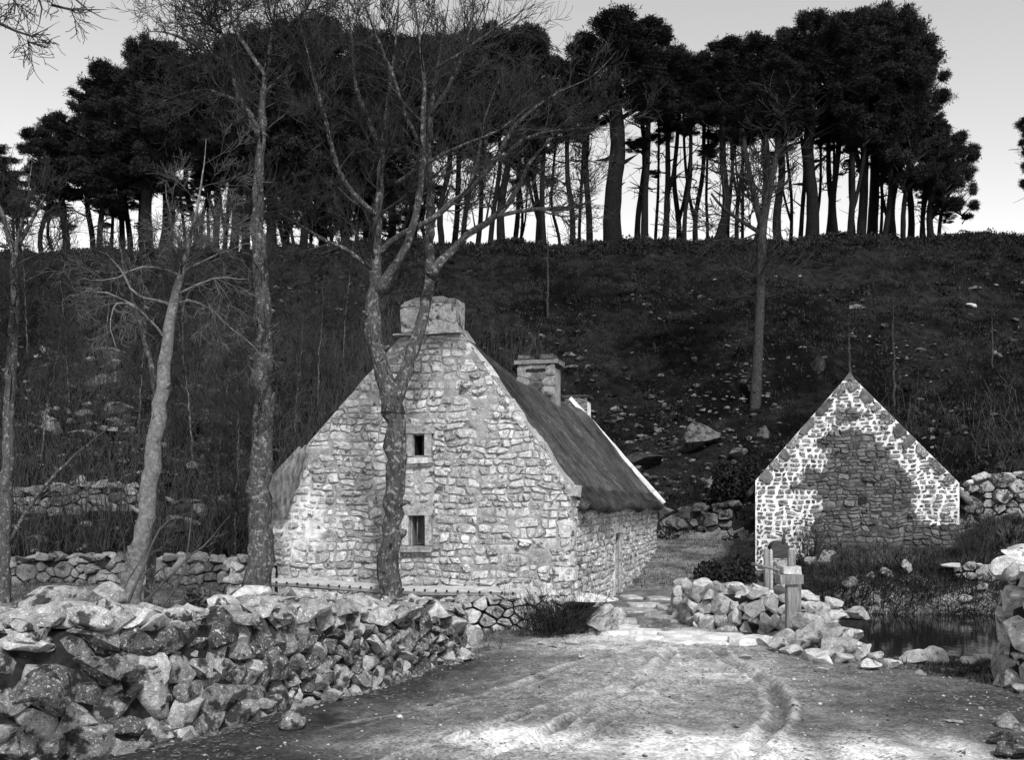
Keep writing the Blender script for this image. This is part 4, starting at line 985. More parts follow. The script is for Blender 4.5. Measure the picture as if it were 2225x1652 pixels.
def build_cover():
    r = np.random.default_rng(77)
    # hillside scrub
    P = scatter(r, 110000, -44, 44, 28, 76, lambda x, y: (y > foot(x) + .5) & (np.abs(x) < y * .56 + 2) & (r.random(len(x)) < sstep(.34, .6, fbm(x * .5, y * .5)) + .25))
    V, T = blades(P, 4, .07, .3, .2, .04, .9, r)
    stuff('scrub', V, T, 'scrub', 'dark heather and scrub covering the hillside', 'scrub')
    # crest fringe
    P = scatter(r, 5200, -44, 44, 70.5, 73)
    V, T = blades(P, 8, .1, .4, .25, .06, .7, r); stuff('crest_scrub', V, T, 'needles', 'dark fringe of gorse along the hill crest', 'scrub')
    # turf behind the walls, verge of the road
    def turf(x, y): return ~road_mask(x, y) & (y < foot(x) + 2) & (pond_mask(x, y) < .3) & (fbm(x * 1.3, y * 1.3) > .42)
    P = scatter(r, 26000, -14, 18, 13, 40, turf); V, T = blades(P, 4, .04, .14, .1, .012, .7, r); stuff('grass', V, T, 'grass', 'short rough grass between the walls and along the lane', 'grass')
    P = scatter(r, 16000, 5, 16, 8, 16, lambda x, y: ~road_mask(x, y) & (pond_mask(x, y) < .2)); V, T = blades(P, 4, .02, .07, .06, .008, .8, r); stuff('verge_grass', V, T, 'grassdark', 'short dark grass beside the pond rim and right wall', 'grass')
    # litter of straw and weeds on the road
    P = scatter(r, 15000, -4.5, 6.5, 8, 19, lambda x, y: road_mask(x, y) & (fbm(x * 1.5 + 9, y * 1.5, 4) > .5)); V, T = blades(P, 3, .015, .08, .08, .006, 1.5, r, True); V[:, 2] += .006; stuff('road_litter', V, T, 'litter', 'weeds and bits of straw trodden into the road', 'litter')
    # gravel
    mb = MB(); P = scatter(r, 2000, -4, 6.5, 8, 20, lambda x, y: road_mask(x, y))
    Vr, Tr = ICO[1]
    for p in P:
        s = r.uniform(.006, .022) * (2.0 if r.random() < .05 else 1); mb.add(Vr * s * [1, 1, .6] + p + [0, 0, s * .3], T=Tr, rnd=r.random())
    o = mb.build('gravel', M['capstone'], None, True, rnd=True); o['kind'] = 'stuff'; tag(o, 'small pebbles strewn over the dirt road', 'gravel')
    # bank: hanging grass and weeds over the pond
    P = scatter(r, 9000, 7.2, 17, 24.6, 29.5, lambda x, y: pond_mask(x, y) < .75); V, T = blades(P, 6, .1, .32, .16, .014, 1.25, r); stuff('bank_grass', V, T, 'grassdark', 'rank dark grass and weeds hanging over the pond bank', 'grass')
    P = scatter(r, 1500, 8.5, 14, 27.2, 29.3); V, T = blades(P, 6, .12, .35, .1, .012, .6, r); stuff('bank_grass', V, T, 'grass', 'paler dry grass along the foot of the barn gable', 'grass')
build_cover()
def build_hill_cover():
    r = np.random.default_rng(78)
    inview = lambda x, y: (y > foot(x)) & (np.abs(x) < y * .56 + 2)
    # gorse and bramble mounds
    P = scatter(r, 1500, -40, 40, 30, 73, lambda x, y: inview(x, y) & (fbm(x * .3 + 8, y * .3) > .5)); P = np.vstack([P, scatter(r, 330, -42, 42, 70.2, 72.6)]); vs_ = []
    for p in P:
        n = 46; a = r.uniform(.25, .75); v = r.normal(size=(n, 3)); v /= np.linalg.norm(v, axis=1)[:, None]; v[:, 2] = np.abs(v[:, 2]); v *= (r.random(n) ** .3)[:, None] * [a, a, a * .8]
        c = v + p; d = r.normal(size=(n, 3)); d /= np.linalg.norm(d, axis=1)[:, None]; q = np.cross(d, r.normal(size=(n, 3))); q /= np.linalg.norm(q, axis=1)[:, None]; L = r.uniform(.06, .15, (n, 1))
        vs_.append(np.stack([c - d * L, c + q * L * .5, c + d * L, c - q * L * .5], 1).reshape(-1, 3))
    V = np.vstack(vs_); stuff('gorse', V, np.arange(len(V)).reshape(-1, 4), 'scrub', 'dark mounds of gorse and bramble over the hillside', 'scrub')
    # dead pale grass in patches
    P = scatter(r, 30000, -40, 40, 28, 70, lambda x, y: inview(x, y) & (fbm(x * .45 + 3, y * .45 + 5) > .55) & (r.random(len(x)) < sstep(62, 36, y) * .8 + .2)); V, T = blades(P, 3, .06, .22, .15, .014, 1.0, r); stuff('dead_grass', V, T, 'grass', 'patches of dead grass on the hillside', 'grass')
    # scree
    mb = MB(); P = np.vstack([scatter(r, 2600, -40, 40, 28, 66, lambda x, y: inview(x, y) & (fbm(x * .35 + 1, y * .35 + 9) > .53)), scatter(r, 500, -17, -9, 36, 48), scatter(r, 420, 2, 13, 42, 54)])
    for p in P:
        a = r.uniform(.05, .17) * (1.8 if r.random() < .12 else 1); V, Fc = ICO[1]; n = r.normal(size=3); n /= np.linalg.norm(n); o = np.clip(V @ n - .4, 0, None); V = (V - o[:, None] * n) * [a * r.uniform(.8, 1.6), a, a * r.uniform(.4, .8)] * (1 + r.normal(0, .12, (len(V), 1)))
        mb.add(V + p + [0, 0, a * .2], T=Fc, rnd=r.random())
    o = mb.build('scree', M['hillrock'], None, True, 30, rnd=True); o['kind'] = 'stuff'; tag(o, 'small grey stones littering the dark hillside', 'scree')
    # leafless brushwood on the left slope and at the foot of the crest
    mb = MB(); P = np.vstack([scatter(r, 3800, -22, -6, 28, 54), scatter(r, 900, -8, 2, 44, 60), scatter(r, 110, 16, 26, 34, 48)])
    for p in P:
        h = r.uniform(.7, 2.3); a = r.uniform(0, 6.28); d = np.array([math.cos(a), math.sin(a), 0]) * h * r.uniform(.1, .45); b = r.normal(0, .08, 3)
        q = [p, p + d * .35 + [0, 0, h * .45] + b, p + d * .8 + [0, 0, h * .8] - b, p + d * 1.2 + [0, 0, h]]; mb.tube(q, [.013, .01, .008, .004], 3, False)
        for j in range(3):
            t = r.uniform(.3, .9); s0 = p + d * t + [0, 0, h * t]; mb.tube([s0, s0 + r.normal(0, .2, 3) + [0, 0, .2]], [.007, .003], 3, False)
    o = mb.build('brushwood', M['brush'], None); o['kind'] = 'stuff'; tag(o, 'thicket of bare grey brushwood on the slope', 'brushwood')
build_hill_cover()
# stones in the pond bank
for X, Y, a, c, lb in ((1710, 1240, 22, 14, 'squared pale stone below the barn corner'), (1800, 1228, 24, 18, 'large pale stone at the top left of the pond bank'), (1765, 1232, 20, 12, 'pale stone between two larger ones at the top of the bank'), (1890, 1262, 12, 10, 'small white stone set in the weedy bank'), (1925, 1262, 16, 16, 'pale stone in the middle of the weedy bank'), (1970, 1252, 12, 20, 'upright white stone in the weedy bank'), (1845, 1278, 18, 14, 'grey stone low in the weedy bank on the left'), (2100, 1310, 18, 10, 'pale stone low in the bank at the right'), (2135, 1285, 16, 10, 'stone under the low retaining wall')):
    loose(X, Y, a, c, lb, 'fieldstone', 'bank_stone', 'stone', 'stones in the pond bank', 3)

# ------------------------------------------------------------------ bare trees
def px_path(pts, Z, dz=0.0, dzs=None):
    out = []; rad = []
    for i, p in enumerate(pts):
        zz = Z + (p[3] if len(p) > 3 else 0); v = at(p[0], p[1], zz); out.append(v[:]); rad.append(p[2] / FPX * zz)
    return np.array(out), np.array(rad)
def resample(P, rad, step):
    d = np.concatenate([[0], np.cumsum(np.linalg.norm(np.diff(P, axis=0), axis=1))]); n = max(3, int(d[-1] / step) + 1); t = np.linspace(0, d[-1], n)
    # smooth (Catmull-like through cubic of neighbours)
    Q = np.column_stack([np.interp(t, d, P[:, k]) for k in range(3)]); rr = np.interp(t, d, rad)
    for _ in range(2):
        Q[1:-1] = Q[1:-1] * .5 + (Q[:-2] + Q[2:]) * .25
    return Q, rr
class Tree:
    def __init__(s, seed): s.r = np.random.default_rng(seed); s.tr = MB(); s.tw = MB(); s.count = 0
    def limb(s, P, rad, k=9, step=.22, wob=.07, jit=.012):
        Q, rr = resample(P, rad, step)
        rr = rr * np.minimum(1, .12 + 1.1 * np.linspace(1, 0, len(rr)) ** .7 * 1.4)
        if rr[0] > .07: rr = rr * (1 + .7 * np.exp(-np.arange(len(rr)) * step / .22))
        Q[1:-1] += s.r.normal(0, 1, (len(Q) - 2, 3)) * (rr[1:-1, None] * .12 + jit * .3)
        if rr[0] > .06:
            for j in range(int(len(Q) * .16)):
                i = int(s.r.integers(2, max(3, len(Q) - 4))); a = s.r.uniform(0, 6.28); v = np.array([math.cos(a), math.sin(a), s.r.uniform(.1, .8)]); q = rr[i]
                s.tr.tube([Q[i] + v * q * .5, Q[i] + v * q * 1.15, Q[i] + v * q * s.r.uniform(1.2, 2.0)], [q * .5, q * s.r.uniform(.25, .42), q * .12], 6, True)
        s.tr.tube(Q, rr, k, True, wob=wob); return Q, rr
    def grow(s, p, d, ln, rad, lev, up=.25, spread=.75, kids=(4, 6), minr=.004, bend=.2, droop=0.0):
        """one twig and its own side twigs"""
        r = s.r; n = 5 if lev > 0 else 4; pts = [np.array(p)]; d = np.array(d) / np.linalg.norm(d); st = ln / (n - 1)
        for i in range(n - 1):
            d = d + r.normal(0, bend, 3) + np.array([0, 0, up * .35 - droop * i * .12]); d /= np.linalg.norm(d); pts.append(pts[-1] + d * st)
        pts = np.array(pts); rr = np.linspace(rad, max(rad * .35, minr), n)
        (s.tr if rad > .035 else s.tw).tube(pts, rr, 5 if rad > .03 else 3, False); s.count += 1
        if lev <= 0: return
        for j in range(int(r.integers(kids[0], kids[1] + 1))):
            t = r.uniform(.25, 1) * (n - 1); i = min(int(t), n - 2); q = pts[i] + (pts[i + 1] - pts[i]) * (t - i)
            ax = pts[i + 1] - pts[i]; ax /= np.linalg.norm(ax); v = r.normal(size=3); v -= ax * (v @ ax); v /= np.linalg.norm(v)
            s.grow(q, ax + v * spread * r.uniform(.6, 1.3), ln * r.uniform(.4, .7), max(rr[i] * .6, minr), lev - 1, up, spread, kids, minr, bend, droop)
    def along(s, Q, rr, n, t0, t1, ln, lev, rad=None, **kw):
        r = s.r
        for j in range(n):
            i = int((t0 + (t1 - t0) * r.random()) * (len(Q) - 2)); ax = Q[i + 1] - Q[i]; ax /= np.linalg.norm(ax) + 1e-9
            v = r.normal(size=3); v -= ax * (v @ ax); v /= np.linalg.norm(v)
            s.grow(Q[i], ax * .6 + v, ln * r.uniform(.6, 1.3), min(rr[i] * .5, rad or .03) * r.uniform(.7, 1.2), lev, **kw)
    def done(s, name, label, mat, twig, loc, group=None, cat='tree'):
        root = thing(name, label, cat, loc, 0, group); L = np.array(loc)
        for mb, nm, m in ((s.tr, 'trunk', mat), (s.tw, 'twigs', twig)):
            if mb.n:
                mb.V = [v - L for v in mb.V]; o = mb.build(nm, M[m], root)
            if mb.n and nm == 'twigs': o['kind'] = 'stuff'
        return root

def tree_a():
    t = Tree(101); Z = 19.4
    b = px_path([(836, 1372, 30), (842, 1320, 25), (846, 1250, 23), (855, 1120, 21), (862, 1010, 22), (855, 910, 22), (846, 860, 20), (824, 775, 18), (803, 702, 18), (812, 650, 15), (819, 570, 12), (821, 450, 10.5), (832, 340, 9), (843, 210, 7), (862, 70, 5.5), (872, -60, 4)], Z)
    Q, rr = t.limb(*b, k=12); t.along(Q, rr, 26, .52, .99, 1.1, 3, .03, up=.5, spread=.7)
    lims = [[(852, 900, 16), (872, 830, 15), (903, 750, 14), (914, 705, 12), (934, 625, 12), (932, 525, 11), (940, 430, 9.5), (930, 340, 8), (936, 245, 7), (955, 120, 5.5), (978, -20, 4)],
            [(818, 640, 9), (846, 600, 10), (880, 548, 9), (900, 492, 8.5), (914, 405, 7.5), (920, 305, 6.5), (922, 160, 5), (900, 0, 3.5), (893, -60, 3)],
            [(934, 600, 9), (962, 565, 9), (998, 520, 8), (1080, 470, 7), (1124, 415, 6), (1150, 350, 5), (1200, 300, 4), (1240, 250, 3)],
            [(822, 560, 7), (842, 520, 7), (927, 485, 6.5), (1000, 427, 6.5), (1066, 368, 6), (1098, 312, 6), (1108, 278, 5.5), (1150, 243, 5), (1202, 205, 4), (1290, 170, 3), (1340, 110, 2)],
            [(1080, 470, 5), (1130, 458, 5), (1181, 454, 4.5), (1240, 456, 4), (1300, 430, 3)],
            [(1085, 352, 5), (1110, 322, 5), (1143, 296, 4.5), (1181, 285, 4), (1254, 281, 3.5), (1330, 270, 2.5)],
            [(860, 400, 5), (927, 351, 4.5), (1028, 306, 4), (1080, 288, 3.5), (1150, 230, 2.5)],
            [(822, 470, 6), (770, 430, 6), (730, 370, 5), (720, 300, 4.5), (690, 200, 4), (660, 90, 3), (640, -20, 2.5)],
            [(815, 590, 5), (760, 545, 5), (700, 520, 4), (640, 480, 3), (600, 460, 2.5)],
            [(832, 340, 6), (800, 260, 5.5), (770, 180, 4.5), (765, 90, 3.5), (750, -30, 3)],
            [(920, 330, 5), (880, 250, 5), (850, 150, 4), (800, 40, 3), (780, -40, 2)],
            [(936, 250, 5), (985, 170, 4.5), (1020, 80, 4), (1030, 0, 3), (1040, -50, 2.5)],
            [(945, 150, 4), (1010, 110, 3.5), (1060, 70, 3), (1140, 20, 2)],
            [(1010, 430, 4), (1040, 350, 4), (1050, 260, 3.5), (1090, 160, 2.5)]]
    for i, l in enumerate(lims):
        f = [1.2, -1.0, .8, -.6, 1.0, .5, -.9, -1.4, .6, 1.1, -1.2, .9, -.5, .3][i]
        l = [(p[0], p[1], p[2], f * j / len(l)) for j, p in enumerate(l)]
        Q, rr = t.limb(*px_path(l, Z), k=8 if l[0][2] > 6 else 6); t.along(Q, rr, 15 if i else 24, .3 if i else .5, .99, .95, 3 if i < 9 else 2, .025, up=.35, spread=.75, kids=(3, 5))
    t.done('bare_tree', 'tall bare tree forking in front of the cottage gable and crossing its chimney', 'bark_mid', 'twig', onland(838, Z), 'bare trees beside the cottage')
def tree_b():
    t = Tree(202); Z = 19.0
    b = px_path([(556, 1375, 36), (559, 1300, 31), (563, 1200, 28), (568, 1050, 24), (570, 900, 22), (572, 780, 20), (566, 600, 17), (560, 480, 15), (562, 380, 13), (571, 280, 12), (572, 180, 10), (588, 90, 8), (600, 0, 6), (606, -70, 4)], Z)
    Q, rr = t.limb(*b, k=12); t.along(Q, rr, 20, .75, .99, 1.1, 3, .026, up=.3, spread=.8)
    t.along(Q, rr, 75, .3, .68, .75, 2, .011, up=.35, spread=.6, kids=(3, 5), bend=.25)
    for i, l in enumerate([[(570, 300, 9), (545, 250, 8), (522, 225, 7), (505, 150, 6), (480, 70, 5), (455, -30, 4)], [(505, 150, 5), (450, 110, 4), (395, 80, 3.5), (340, 60, 2.5), (310, 70, 2)], [(576, 160, 6), (530, 100, 5), (500, 40, 4), (490, -40, 3)],
                           [(590, 90, 5), (640, 50, 4), (680, 0, 3), (700, -50, 2.5)], [(575, 200, 5), (620, 160, 4), (650, 90, 3), (660, 10, 2.5)], [(480, 70, 4), (430, 30, 3.5), (390, -20, 2.5)], [(520, 220, 4), (450, 190, 3), (400, 200, 2), (330, 230, 1.6)]]):
        f = (-1) ** i * .9; l = [(p[0], p[1], p[2], f * j / len(l)) for j, p in enumerate(l)]
        Q, rr = t.limb(*px_path(l, Z), k=7); t.along(Q, rr, 15, .2, .99, .85, 3, .02, up=.15, spread=.8, kids=(3, 5), bend=.28)
    t.done('bare_tree', 'straight grey trunk with tufts of side shoots, left of the cottage', 'bark_grey', 'twig', onland(556, Z), 'bare trees beside the cottage')
def tree_c():
    t = Tree(303); Z = 17.6
    b = px_path([(278, 1370, 24), (290, 1270, 20), (310, 1150, 18), (330, 1020, 17), (348, 880, 15), (360, 760, 13), (377, 670, 12), (392, 605, 10), (404, 550, 8), (424, 480, 6), (440, 390, 4.5), (448, 300, 3)], Z)
    Q, rr = t.limb(*b, k=12); t.along(Q, rr, 16, .7, .99, .8, 3, .018, up=.2)
    for i, l in enumerate([[(378, 668, 6), (350, 645, 5), (310, 660, 4), (275, 615, 4), (250, 560, 3), (215, 545, 2.5)], [(386, 640, 5), (430, 618, 4.5), (480, 600, 3.5), (540, 606, 2.5)], [(380, 660, 5), (415, 648, 5), (450, 655, 4), (500, 720, 3), (550, 745, 2.5), (590, 800, 2)], [(360, 740, 5), (325, 690, 4), (295, 665, 4), (250, 640, 3.5), (235, 700, 3), (255, 770, 2)],
                           [(396, 590, 5), (440, 560, 4), (500, 540, 3), (560, 530, 2.5)], [(392, 600, 5), (340, 570, 4), (290, 585, 3), (220, 620, 2.5), (170, 600, 2)], [(450, 655, 3), (470, 700, 2.5), (490, 780, 2)], [(404, 550, 4), (370, 490, 3.5), (360, 400, 2.5)], [(295, 665, 2.6), (240, 640, 2.4), (180, 625, 2.2), (130, 660, 2)]]):
        f = (-1) ** i * .8; l = [(p[0], p[1], p[2] * .62, f * j / len(l)) for j, p in enumerate(l)]
        Q, rr = t.limb(*px_path(l, Z), k=6, jit=.05); t.along(Q, rr, 9, .2, .99, .55, 2, .01, up=-.05, spread=.8, bend=.3)
    t.done('bare_tree', 'pale smooth-barked tree leaning to the right behind the tall wall', 'bark_pale', 'twig_pale', onland(278, Z), 'bare trees beside the cottage')
    t = Tree(304); Z = 18.3
    b = px_path([(318, 1360, 10), (330, 1200, 9), (338, 1050, 9), (345, 930, 8), (335, 820, 7), (310, 720, 6), (285, 640, 5), (262, 560, 4), (255, 470, 3)], Z)
    Q, rr = t.limb(*b, k=8); t.along(Q, rr, 22, .3, .99, .6, 2, .012, up=.2)
    t.done('bare_tree', 'thin dark second stem close behind the pale leaning tree', 'bark_grey', 'twig', onland(318, Z), 'bare trees beside the cottage')
def tree_d():
    t = Tree(404); Z = 21.0
    b = px_path([(4, 1345, 14), (8, 1250, 13), (14, 1050, 13), (20, 880, 12), (30, 680, 11), (32, 560, 10), (45, 490, 7), (60, 430, 5), (70, 350, 3.5)], Z)
    Q, rr = t.limb(*b, k=9); t.along(Q, rr, 22, .45, .99, 1.0, 3, .02, up=.4)
    for l in ([(31, 560, 7), (10, 480, 6), (-15, 420, 5), (-30, 330, 3.5)], [(22, 1180, 5), (60, 1100, 4.5), (130, 1020, 4), (210, 950, 3), (280, 900, 2)], [(36, 540, 5), (75, 470, 4), (100, 420, 3)]):
        Q, rr = t.limb(*px_path(l, Z), k=6); t.along(Q, rr, 10, .3, .99, .7, 2, .012)
    t.done('bare_tree', 'slim bare trunk at the left edge of the photograph', 'bark_grey', 'twig', onland(4, Z), 'bare trees beside the cottage')
def tree_e():
    t = Tree(505); Z = 12.0
    b = px_path([(-420, 1500, 34), (-410, 1200, 30), (-400, 800, 26), (-380, 400, 22), (-350, 100, 16), (-330, -200, 10)], Z); t.limb(*b, k=10, step=.4)
    for i, l in enumerate([[(-350, 90, 10), (-200, 20, 8), (-60, 20, 6), (0, 38, 5), (25, 62, 4.5), (50, 86, 4), (78, 94, 3.4), (105, 72, 2.6), (130, 45, 2)], [(-350, 40, 9), (-150, -60, 7), (20, -40, 5), (105, -10, 4), (113, 20, 3.5), (85, 55, 2.5), (70, 90, 1.8)], [(-340, 0, 8), (-100, -90, 6), (100, -60, 4.5), (170, 0, 3.5), (205, 40, 2.8), (245, 56, 2.2), (258, 45, 1.5)],
                           [(113, 10, 3), (140, 30, 2.4), (190, 22, 2), (235, 20, 1.6)], [(20, -30, 4), (45, 10, 3), (48, 45, 2), (5, 35, 2)], [(60, 90, 2), (90, 100, 1.8), (110, 106, 1.3)]]):
        Q, rr = t.limb(*px_path(l, Z), k=6, jit=.03); t.along(Q, rr, 12, .45, .99, .28, 1, .007, up=-.1, spread=.9, bend=.3)
    t.done('bare_tree', 'drooping bare boughs hanging into the top left corner from a tree out of frame', 'twig', 'twig', onland(-420, Z), 'bare trees beside the cottage')
tree_a(); tree_b(); tree_c(); tree_d(); tree_e()

# saplings and brush on the left slope, thin poles on the hill
def sapling(X, Y, h, label, seed, mat='bark_grey', twig='twig', group='bare saplings on the left slope', lean=0, n=22, lev=2, rad=.03, name='bare_sapling', cat='tree', l0=.9, t0=.25):
    t = Tree(seed); p = gnd(X, Y); q = np.array(p)
    P = np.array([q - [0, 0, .15], q + [lean * .2, 0, h * .33], q + [lean * .6, .1, h * .66], q + [lean, 0, h]]); Q, rr = t.limb(P, np.array([rad * 1.2, rad, rad * .7, rad * .25]), k=6, jit=.06)
    if n: t.along(Q, rr, n, t0, .98, l0, lev, .014, up=.4, spread=.7, minr=.006)
    t.done(name, label, mat, twig, q, group, cat)
for i, (X, Y, h, ln, lb) in enumerate(((90, 1000, 5.5, .8, 'tangled sapling in front of the left rock outcrop'), (150, 880, 6.5, -.5, 'bare sapling rising through the top of the left outcrop'), (300, 960, 6, .4, 'brushy sapling just left of the pale leaning trunk'), (420, 1010, 5.5, -.6, 'bushy sapling between the leaning tree and the straight trunk'), (470, 1080, 5, .5, 'dense many-twigged sapling by the short terrace wall'), (520, 1000, 6, -.3, 'sapling crowding the left side of the straight grey trunk'), (640, 960, 5.5, .4, 'dark sapling at the left slope of the cottage roof'), (690, 880, 6, .3, 'sapling rising behind the left edge of the cottage gable'), (230, 760, 6, .5, 'faint sapling high on the slope above the outcrop'), (400, 800, 7, -.4, 'faint bare sapling high on the slope behind the leaning tree'), (560, 840, 7, .5, 'faint bare sapling behind the straight trunk'), (60, 780, 7, -.4, 'faint sapling high on the slope near the left edge'), (510, 1235, 4.5, .1, 'slender dark sapling stem left of the straight grey trunk'), (745, 790, 7, .6, 'faint sapling on the dark slope left of the chimney'))):
    sapling(X, Y, h, lb, 600 + i, lean=ln, n=48)
for i, (X, Y, h, lb) in enumerate(((1942, 885, 5.6, 'thin straight pole of a young pine standing just right of the barn apex'), (1846, 815, 2.6, 'broken dead stem rising behind the barn apex'), (2157, 800, 3.8, 'thin dead stem on the right hillside'), (1190, 690, 6, 'thin bare stem on the slope above the ridge chimney'))):
    sapling(X, Y, h, lb, 640 + i, rad=.062 if i != 2 else .04, n=0, group='thin stems on the hillside', mat='slopebark', name='dead_stem')

# ------------------------------------------------------------------ pines on the crest
def pine_crown(seed):
    r = np.random.default_rng(seed); C = []
    nl = int(r.integers(32, 42))
    for i in range(nl):
        z = r.uniform(-.95, .95) if i % 4 else r.uniform(.2, .95); w = math.sqrt(max(.05, 1 - z * z * .85)); a = r.uniform(0, 6.28); q = r.uniform(.28, .8) * w
        C.append((q * math.cos(a), q * math.sin(a), z, r.uniform(.11, .24), r.uniform(.06, .13)))
    C.append((0, 0, .2, .5, .6)); C.append((0, 0, .85, .16, .1))
    pts = []
    for (x, y, z, a, h) in C:
        n = int(2400 * a * a) + 45; v = r.normal(size=(n, 3)); v /= np.linalg.norm(v, axis=1)[:, None]; v *= ((r.random(n) ** .4) * (1 + .5 * (r.random(n) < .16)))[:, None]
        pts.append(v * [a, a, h] + [x, y, z])
    P = np.vstack(pts); m = len(P); k = 7
    # every tuft is a little star of flat needle sprays
    d = r.normal(size=(m, k, 3)); d[..., 2] += .5; d /= np.linalg.norm(d, axis=2)[..., None]; ln = r.uniform(.06, .14, (m, k))[..., None]
    s = np.cross(d, r.normal(size=(m, k, 3))); s /= np.linalg.norm(s, axis=2)[..., None] + 1e-9; s *= r.uniform(.012, .024, (m, k))[..., None]
    b = P[:, None, :]; sc = np.array([1, 1, .55])
    V = np.stack([b + 0 * d, b + d * ln * .6 * sc + s * sc, b + d * ln * sc, ], 2).reshape(-1, 3)
    bo = np.array([[(0, 0, z * .9 - .3 - .02 * j), (0, 0, z * .9 - .3 + .035), (x * (1 - .04 * j), y, z)] for (x, y, z, a, h) in C for j in (0, 1)])   # the boughs that carry each clump
    V = np.vstack([V, bo.reshape(-1, 3)])
    return mesh_from('crown', V, np.arange(len(V)).reshape(-1, 3), M['needles'], False), C
CROWNS = [pine_crown(900 + i) for i in range(10)]
TOPX = [-40, 0, 40, 75, 90, 130, 200, 250, 330, 360, 400, 440, 500, 600, 700, 760, 850, 950, 1050, 1150, 1200, 1225, 1250, 1300, 1350, 1420, 1470, 1500, 1530, 1600, 1660, 1690, 1720, 1790, 1880, 1960, 2010, 2040, 2060, 2110, 2150]
TOPY = [250, 275, 330, 330, 240, 215, 165, 150, 90, 95, 120, 110, 90, 55, 50, 60, 70, 65, 60, 45, 110, 120, 70, 25, 15, 45, 90, 110, 90, 65, 70, 95, 40, 20, 5, 10, 40, 110, 260, 290, 400]
PINES = []   # base X, trunk width, top X, crown half width, crown bottom Y, depth, top offset
YOUNG = [(618, 8, 612, 56, 500, 75, 300), (668, 8, 676, 60, 505, 77, 270), (722, 9, 730, 60, 510, 74, 280), (775, 9, 780, 70, 512, 76, 260), (700, 8, 700, 60, 500, 79, 260), (750, 8, 756, 60, 500, 73, 330), (800, 8, 806, 60, 505, 78, 330), (855, 8, 850, 60, 505, 73, 320), (905, 8, 905, 50, 490, 79, 290), (645, 8, 640, 50, 480, 73, 280), (826, 9, 820, 55, 508, 74, 290), (880, 9, 884, 55, 505, 77, 310), (930, 8, 926, 40, 470, 75, 310), (30, 9, 26, 55, 470, 76, 110), (120, 9, 118, 50, 470, 77, 170), (240, 10, 246, 55, 480, 75, 240), (300, 9, 306, 48, 460, 77, 260), (395, 9, 390, 42, 470, 75, 280), (1216, 8, 1210, 40, 330, 79, 120), (1262, 8, 1270, 50, 330, 80, 110), (1422, 8, 1432, 50, 330, 80, 120), (1532, 8, 1540, 50, 330, 79, 130), (1620, 8, 1612, 50, 330, 81, 120), (1710, 9, 1702, 45, 330, 80, 130), (1778, 8, 1784, 46, 330, 81, 150), (1806, 8, 1812, 46, 330, 80, 130), (1858, 9, 1850, 46, 350, 81, 150), (1902, 8, 1912, 46, 370, 80, 150), (1930, 9, 1922, 46, 390, 81, 160), (2012, 8, 2030, 44, 470, 80, 200), (545, 9, 540, 40, 470, 78, 280), (1130, 8, 1125, 36, 420, 78, 250), (455, 9, 452, 46, 440, 77, 250)]
for row in ((-10, 16, -5, 60, 450, 74, 20), (40, 12, 35, 55, 470, 80, 30), (95, 12, 95, 55, 430, 73, 8), (145, 18, 138, 70, 420, 75, 5), (198, 14, 200, 70, 430, 78, 5), (216, 14, 225, 75, 440, 73, 30), (268, 14, 262, 80, 400, 76, 0), (283, 14, 285, 70, 420, 80, 25), (320, 28, 330, 80, 400, 73, 0), (352, 30, 372, 85, 390, 75, 8), (420, 14, 412, 75, 330, 78, 12), (441, 10, 450, 60, 330, 76, 14), (466, 16, 470, 85, 360, 74, 10), (482, 12, 505, 75, 380, 80, 20), (506, 20, 520, 85, 380, 73, 30), (531, 18, 555, 85, 390, 77, 10), (590, 24, 600, 95, 400, 74, 0), (622, 16, 640, 85, 410, 79, 15), (657, 18, 670, 90, 400, 73, 10), (700, 20, 705, 90, 400, 76, 0), (752, 20, 760, 90, 420, 74, 10), (800, 18, 800, 90, 420, 79, 15), (850, 18, 850, 90, 400, 75, 5), (900, 16, 905, 90, 380, 78, 10), (962, 14, 960, 85, 330, 74, 5), (978, 14, 1000, 80, 320, 79, 15), (1003, 12, 1030, 80, 330, 73, 20), (1032, 12, 1050, 80, 330, 77, 5), (1062, 12, 1080, 75, 330, 75, 20), (1090, 18, 1100, 85, 340, 74, 10), (1112, 12, 1140, 75, 320, 78, 5), (1165, 12, 1160, 70, 330, 76, 25), (1183, 14, 1185, 55, 340, 73, 110),
            (1241, 14, 1232, 80, 320, 75, 45), (1280, 16, 1282, 80, 310, 77, 25), (1332, 42, 1335, 115, 280, 74, 0), (1381, 14, 1390, 80, 290, 79, 15), (1400, 16, 1412, 85, 290, 74, 10), (1443, 15, 1448, 75, 300, 76, 20), (1471, 13, 1480, 70, 310, 79, 20), (1487, 11, 1500, 65, 310, 74, 40), (1513, 12, 1530, 70, 310, 77, 20), (1556, 20, 1570, 85, 300, 74, 12), (1582, 10, 1600, 75, 310, 80, 5), (1602, 10, 1625, 75, 310, 76, 15), (1645, 22, 1650, 85, 300, 73, 15), (1692, 20, 1690, 80, 310, 75, 20), (1735, 11, 1725, 75, 320, 79, 10), (1764, 30, 1765, 100, 310, 74, 8), (1792, 11, 1800, 80, 320, 78, 5), (1820, 16, 1830, 85, 320, 76, 15), (1845, 14, 1860, 85, 330, 73, 20), (1868, 22, 1880, 95, 340, 75, 0), (1888, 26, 1905, 95, 360, 79, 10), (1917, 13, 1935, 85, 380, 74, 10), (1942, 22, 1960, 95, 400, 76, 5), (1962, 12, 1975, 80, 430, 73, 60), (1977, 16, 1995, 65, 440, 78, 35), (2003, 12, 2015, 60, 450, 75, 160), (2026, 16, 2045, 62, 480, 74, 110), (2035, 10, 2080, 55, 500, 76, 20), (2245, 26, 2240, 46, 430, 74, -60)):
    PINES.append(row)
PINES += sorted(YOUNG)
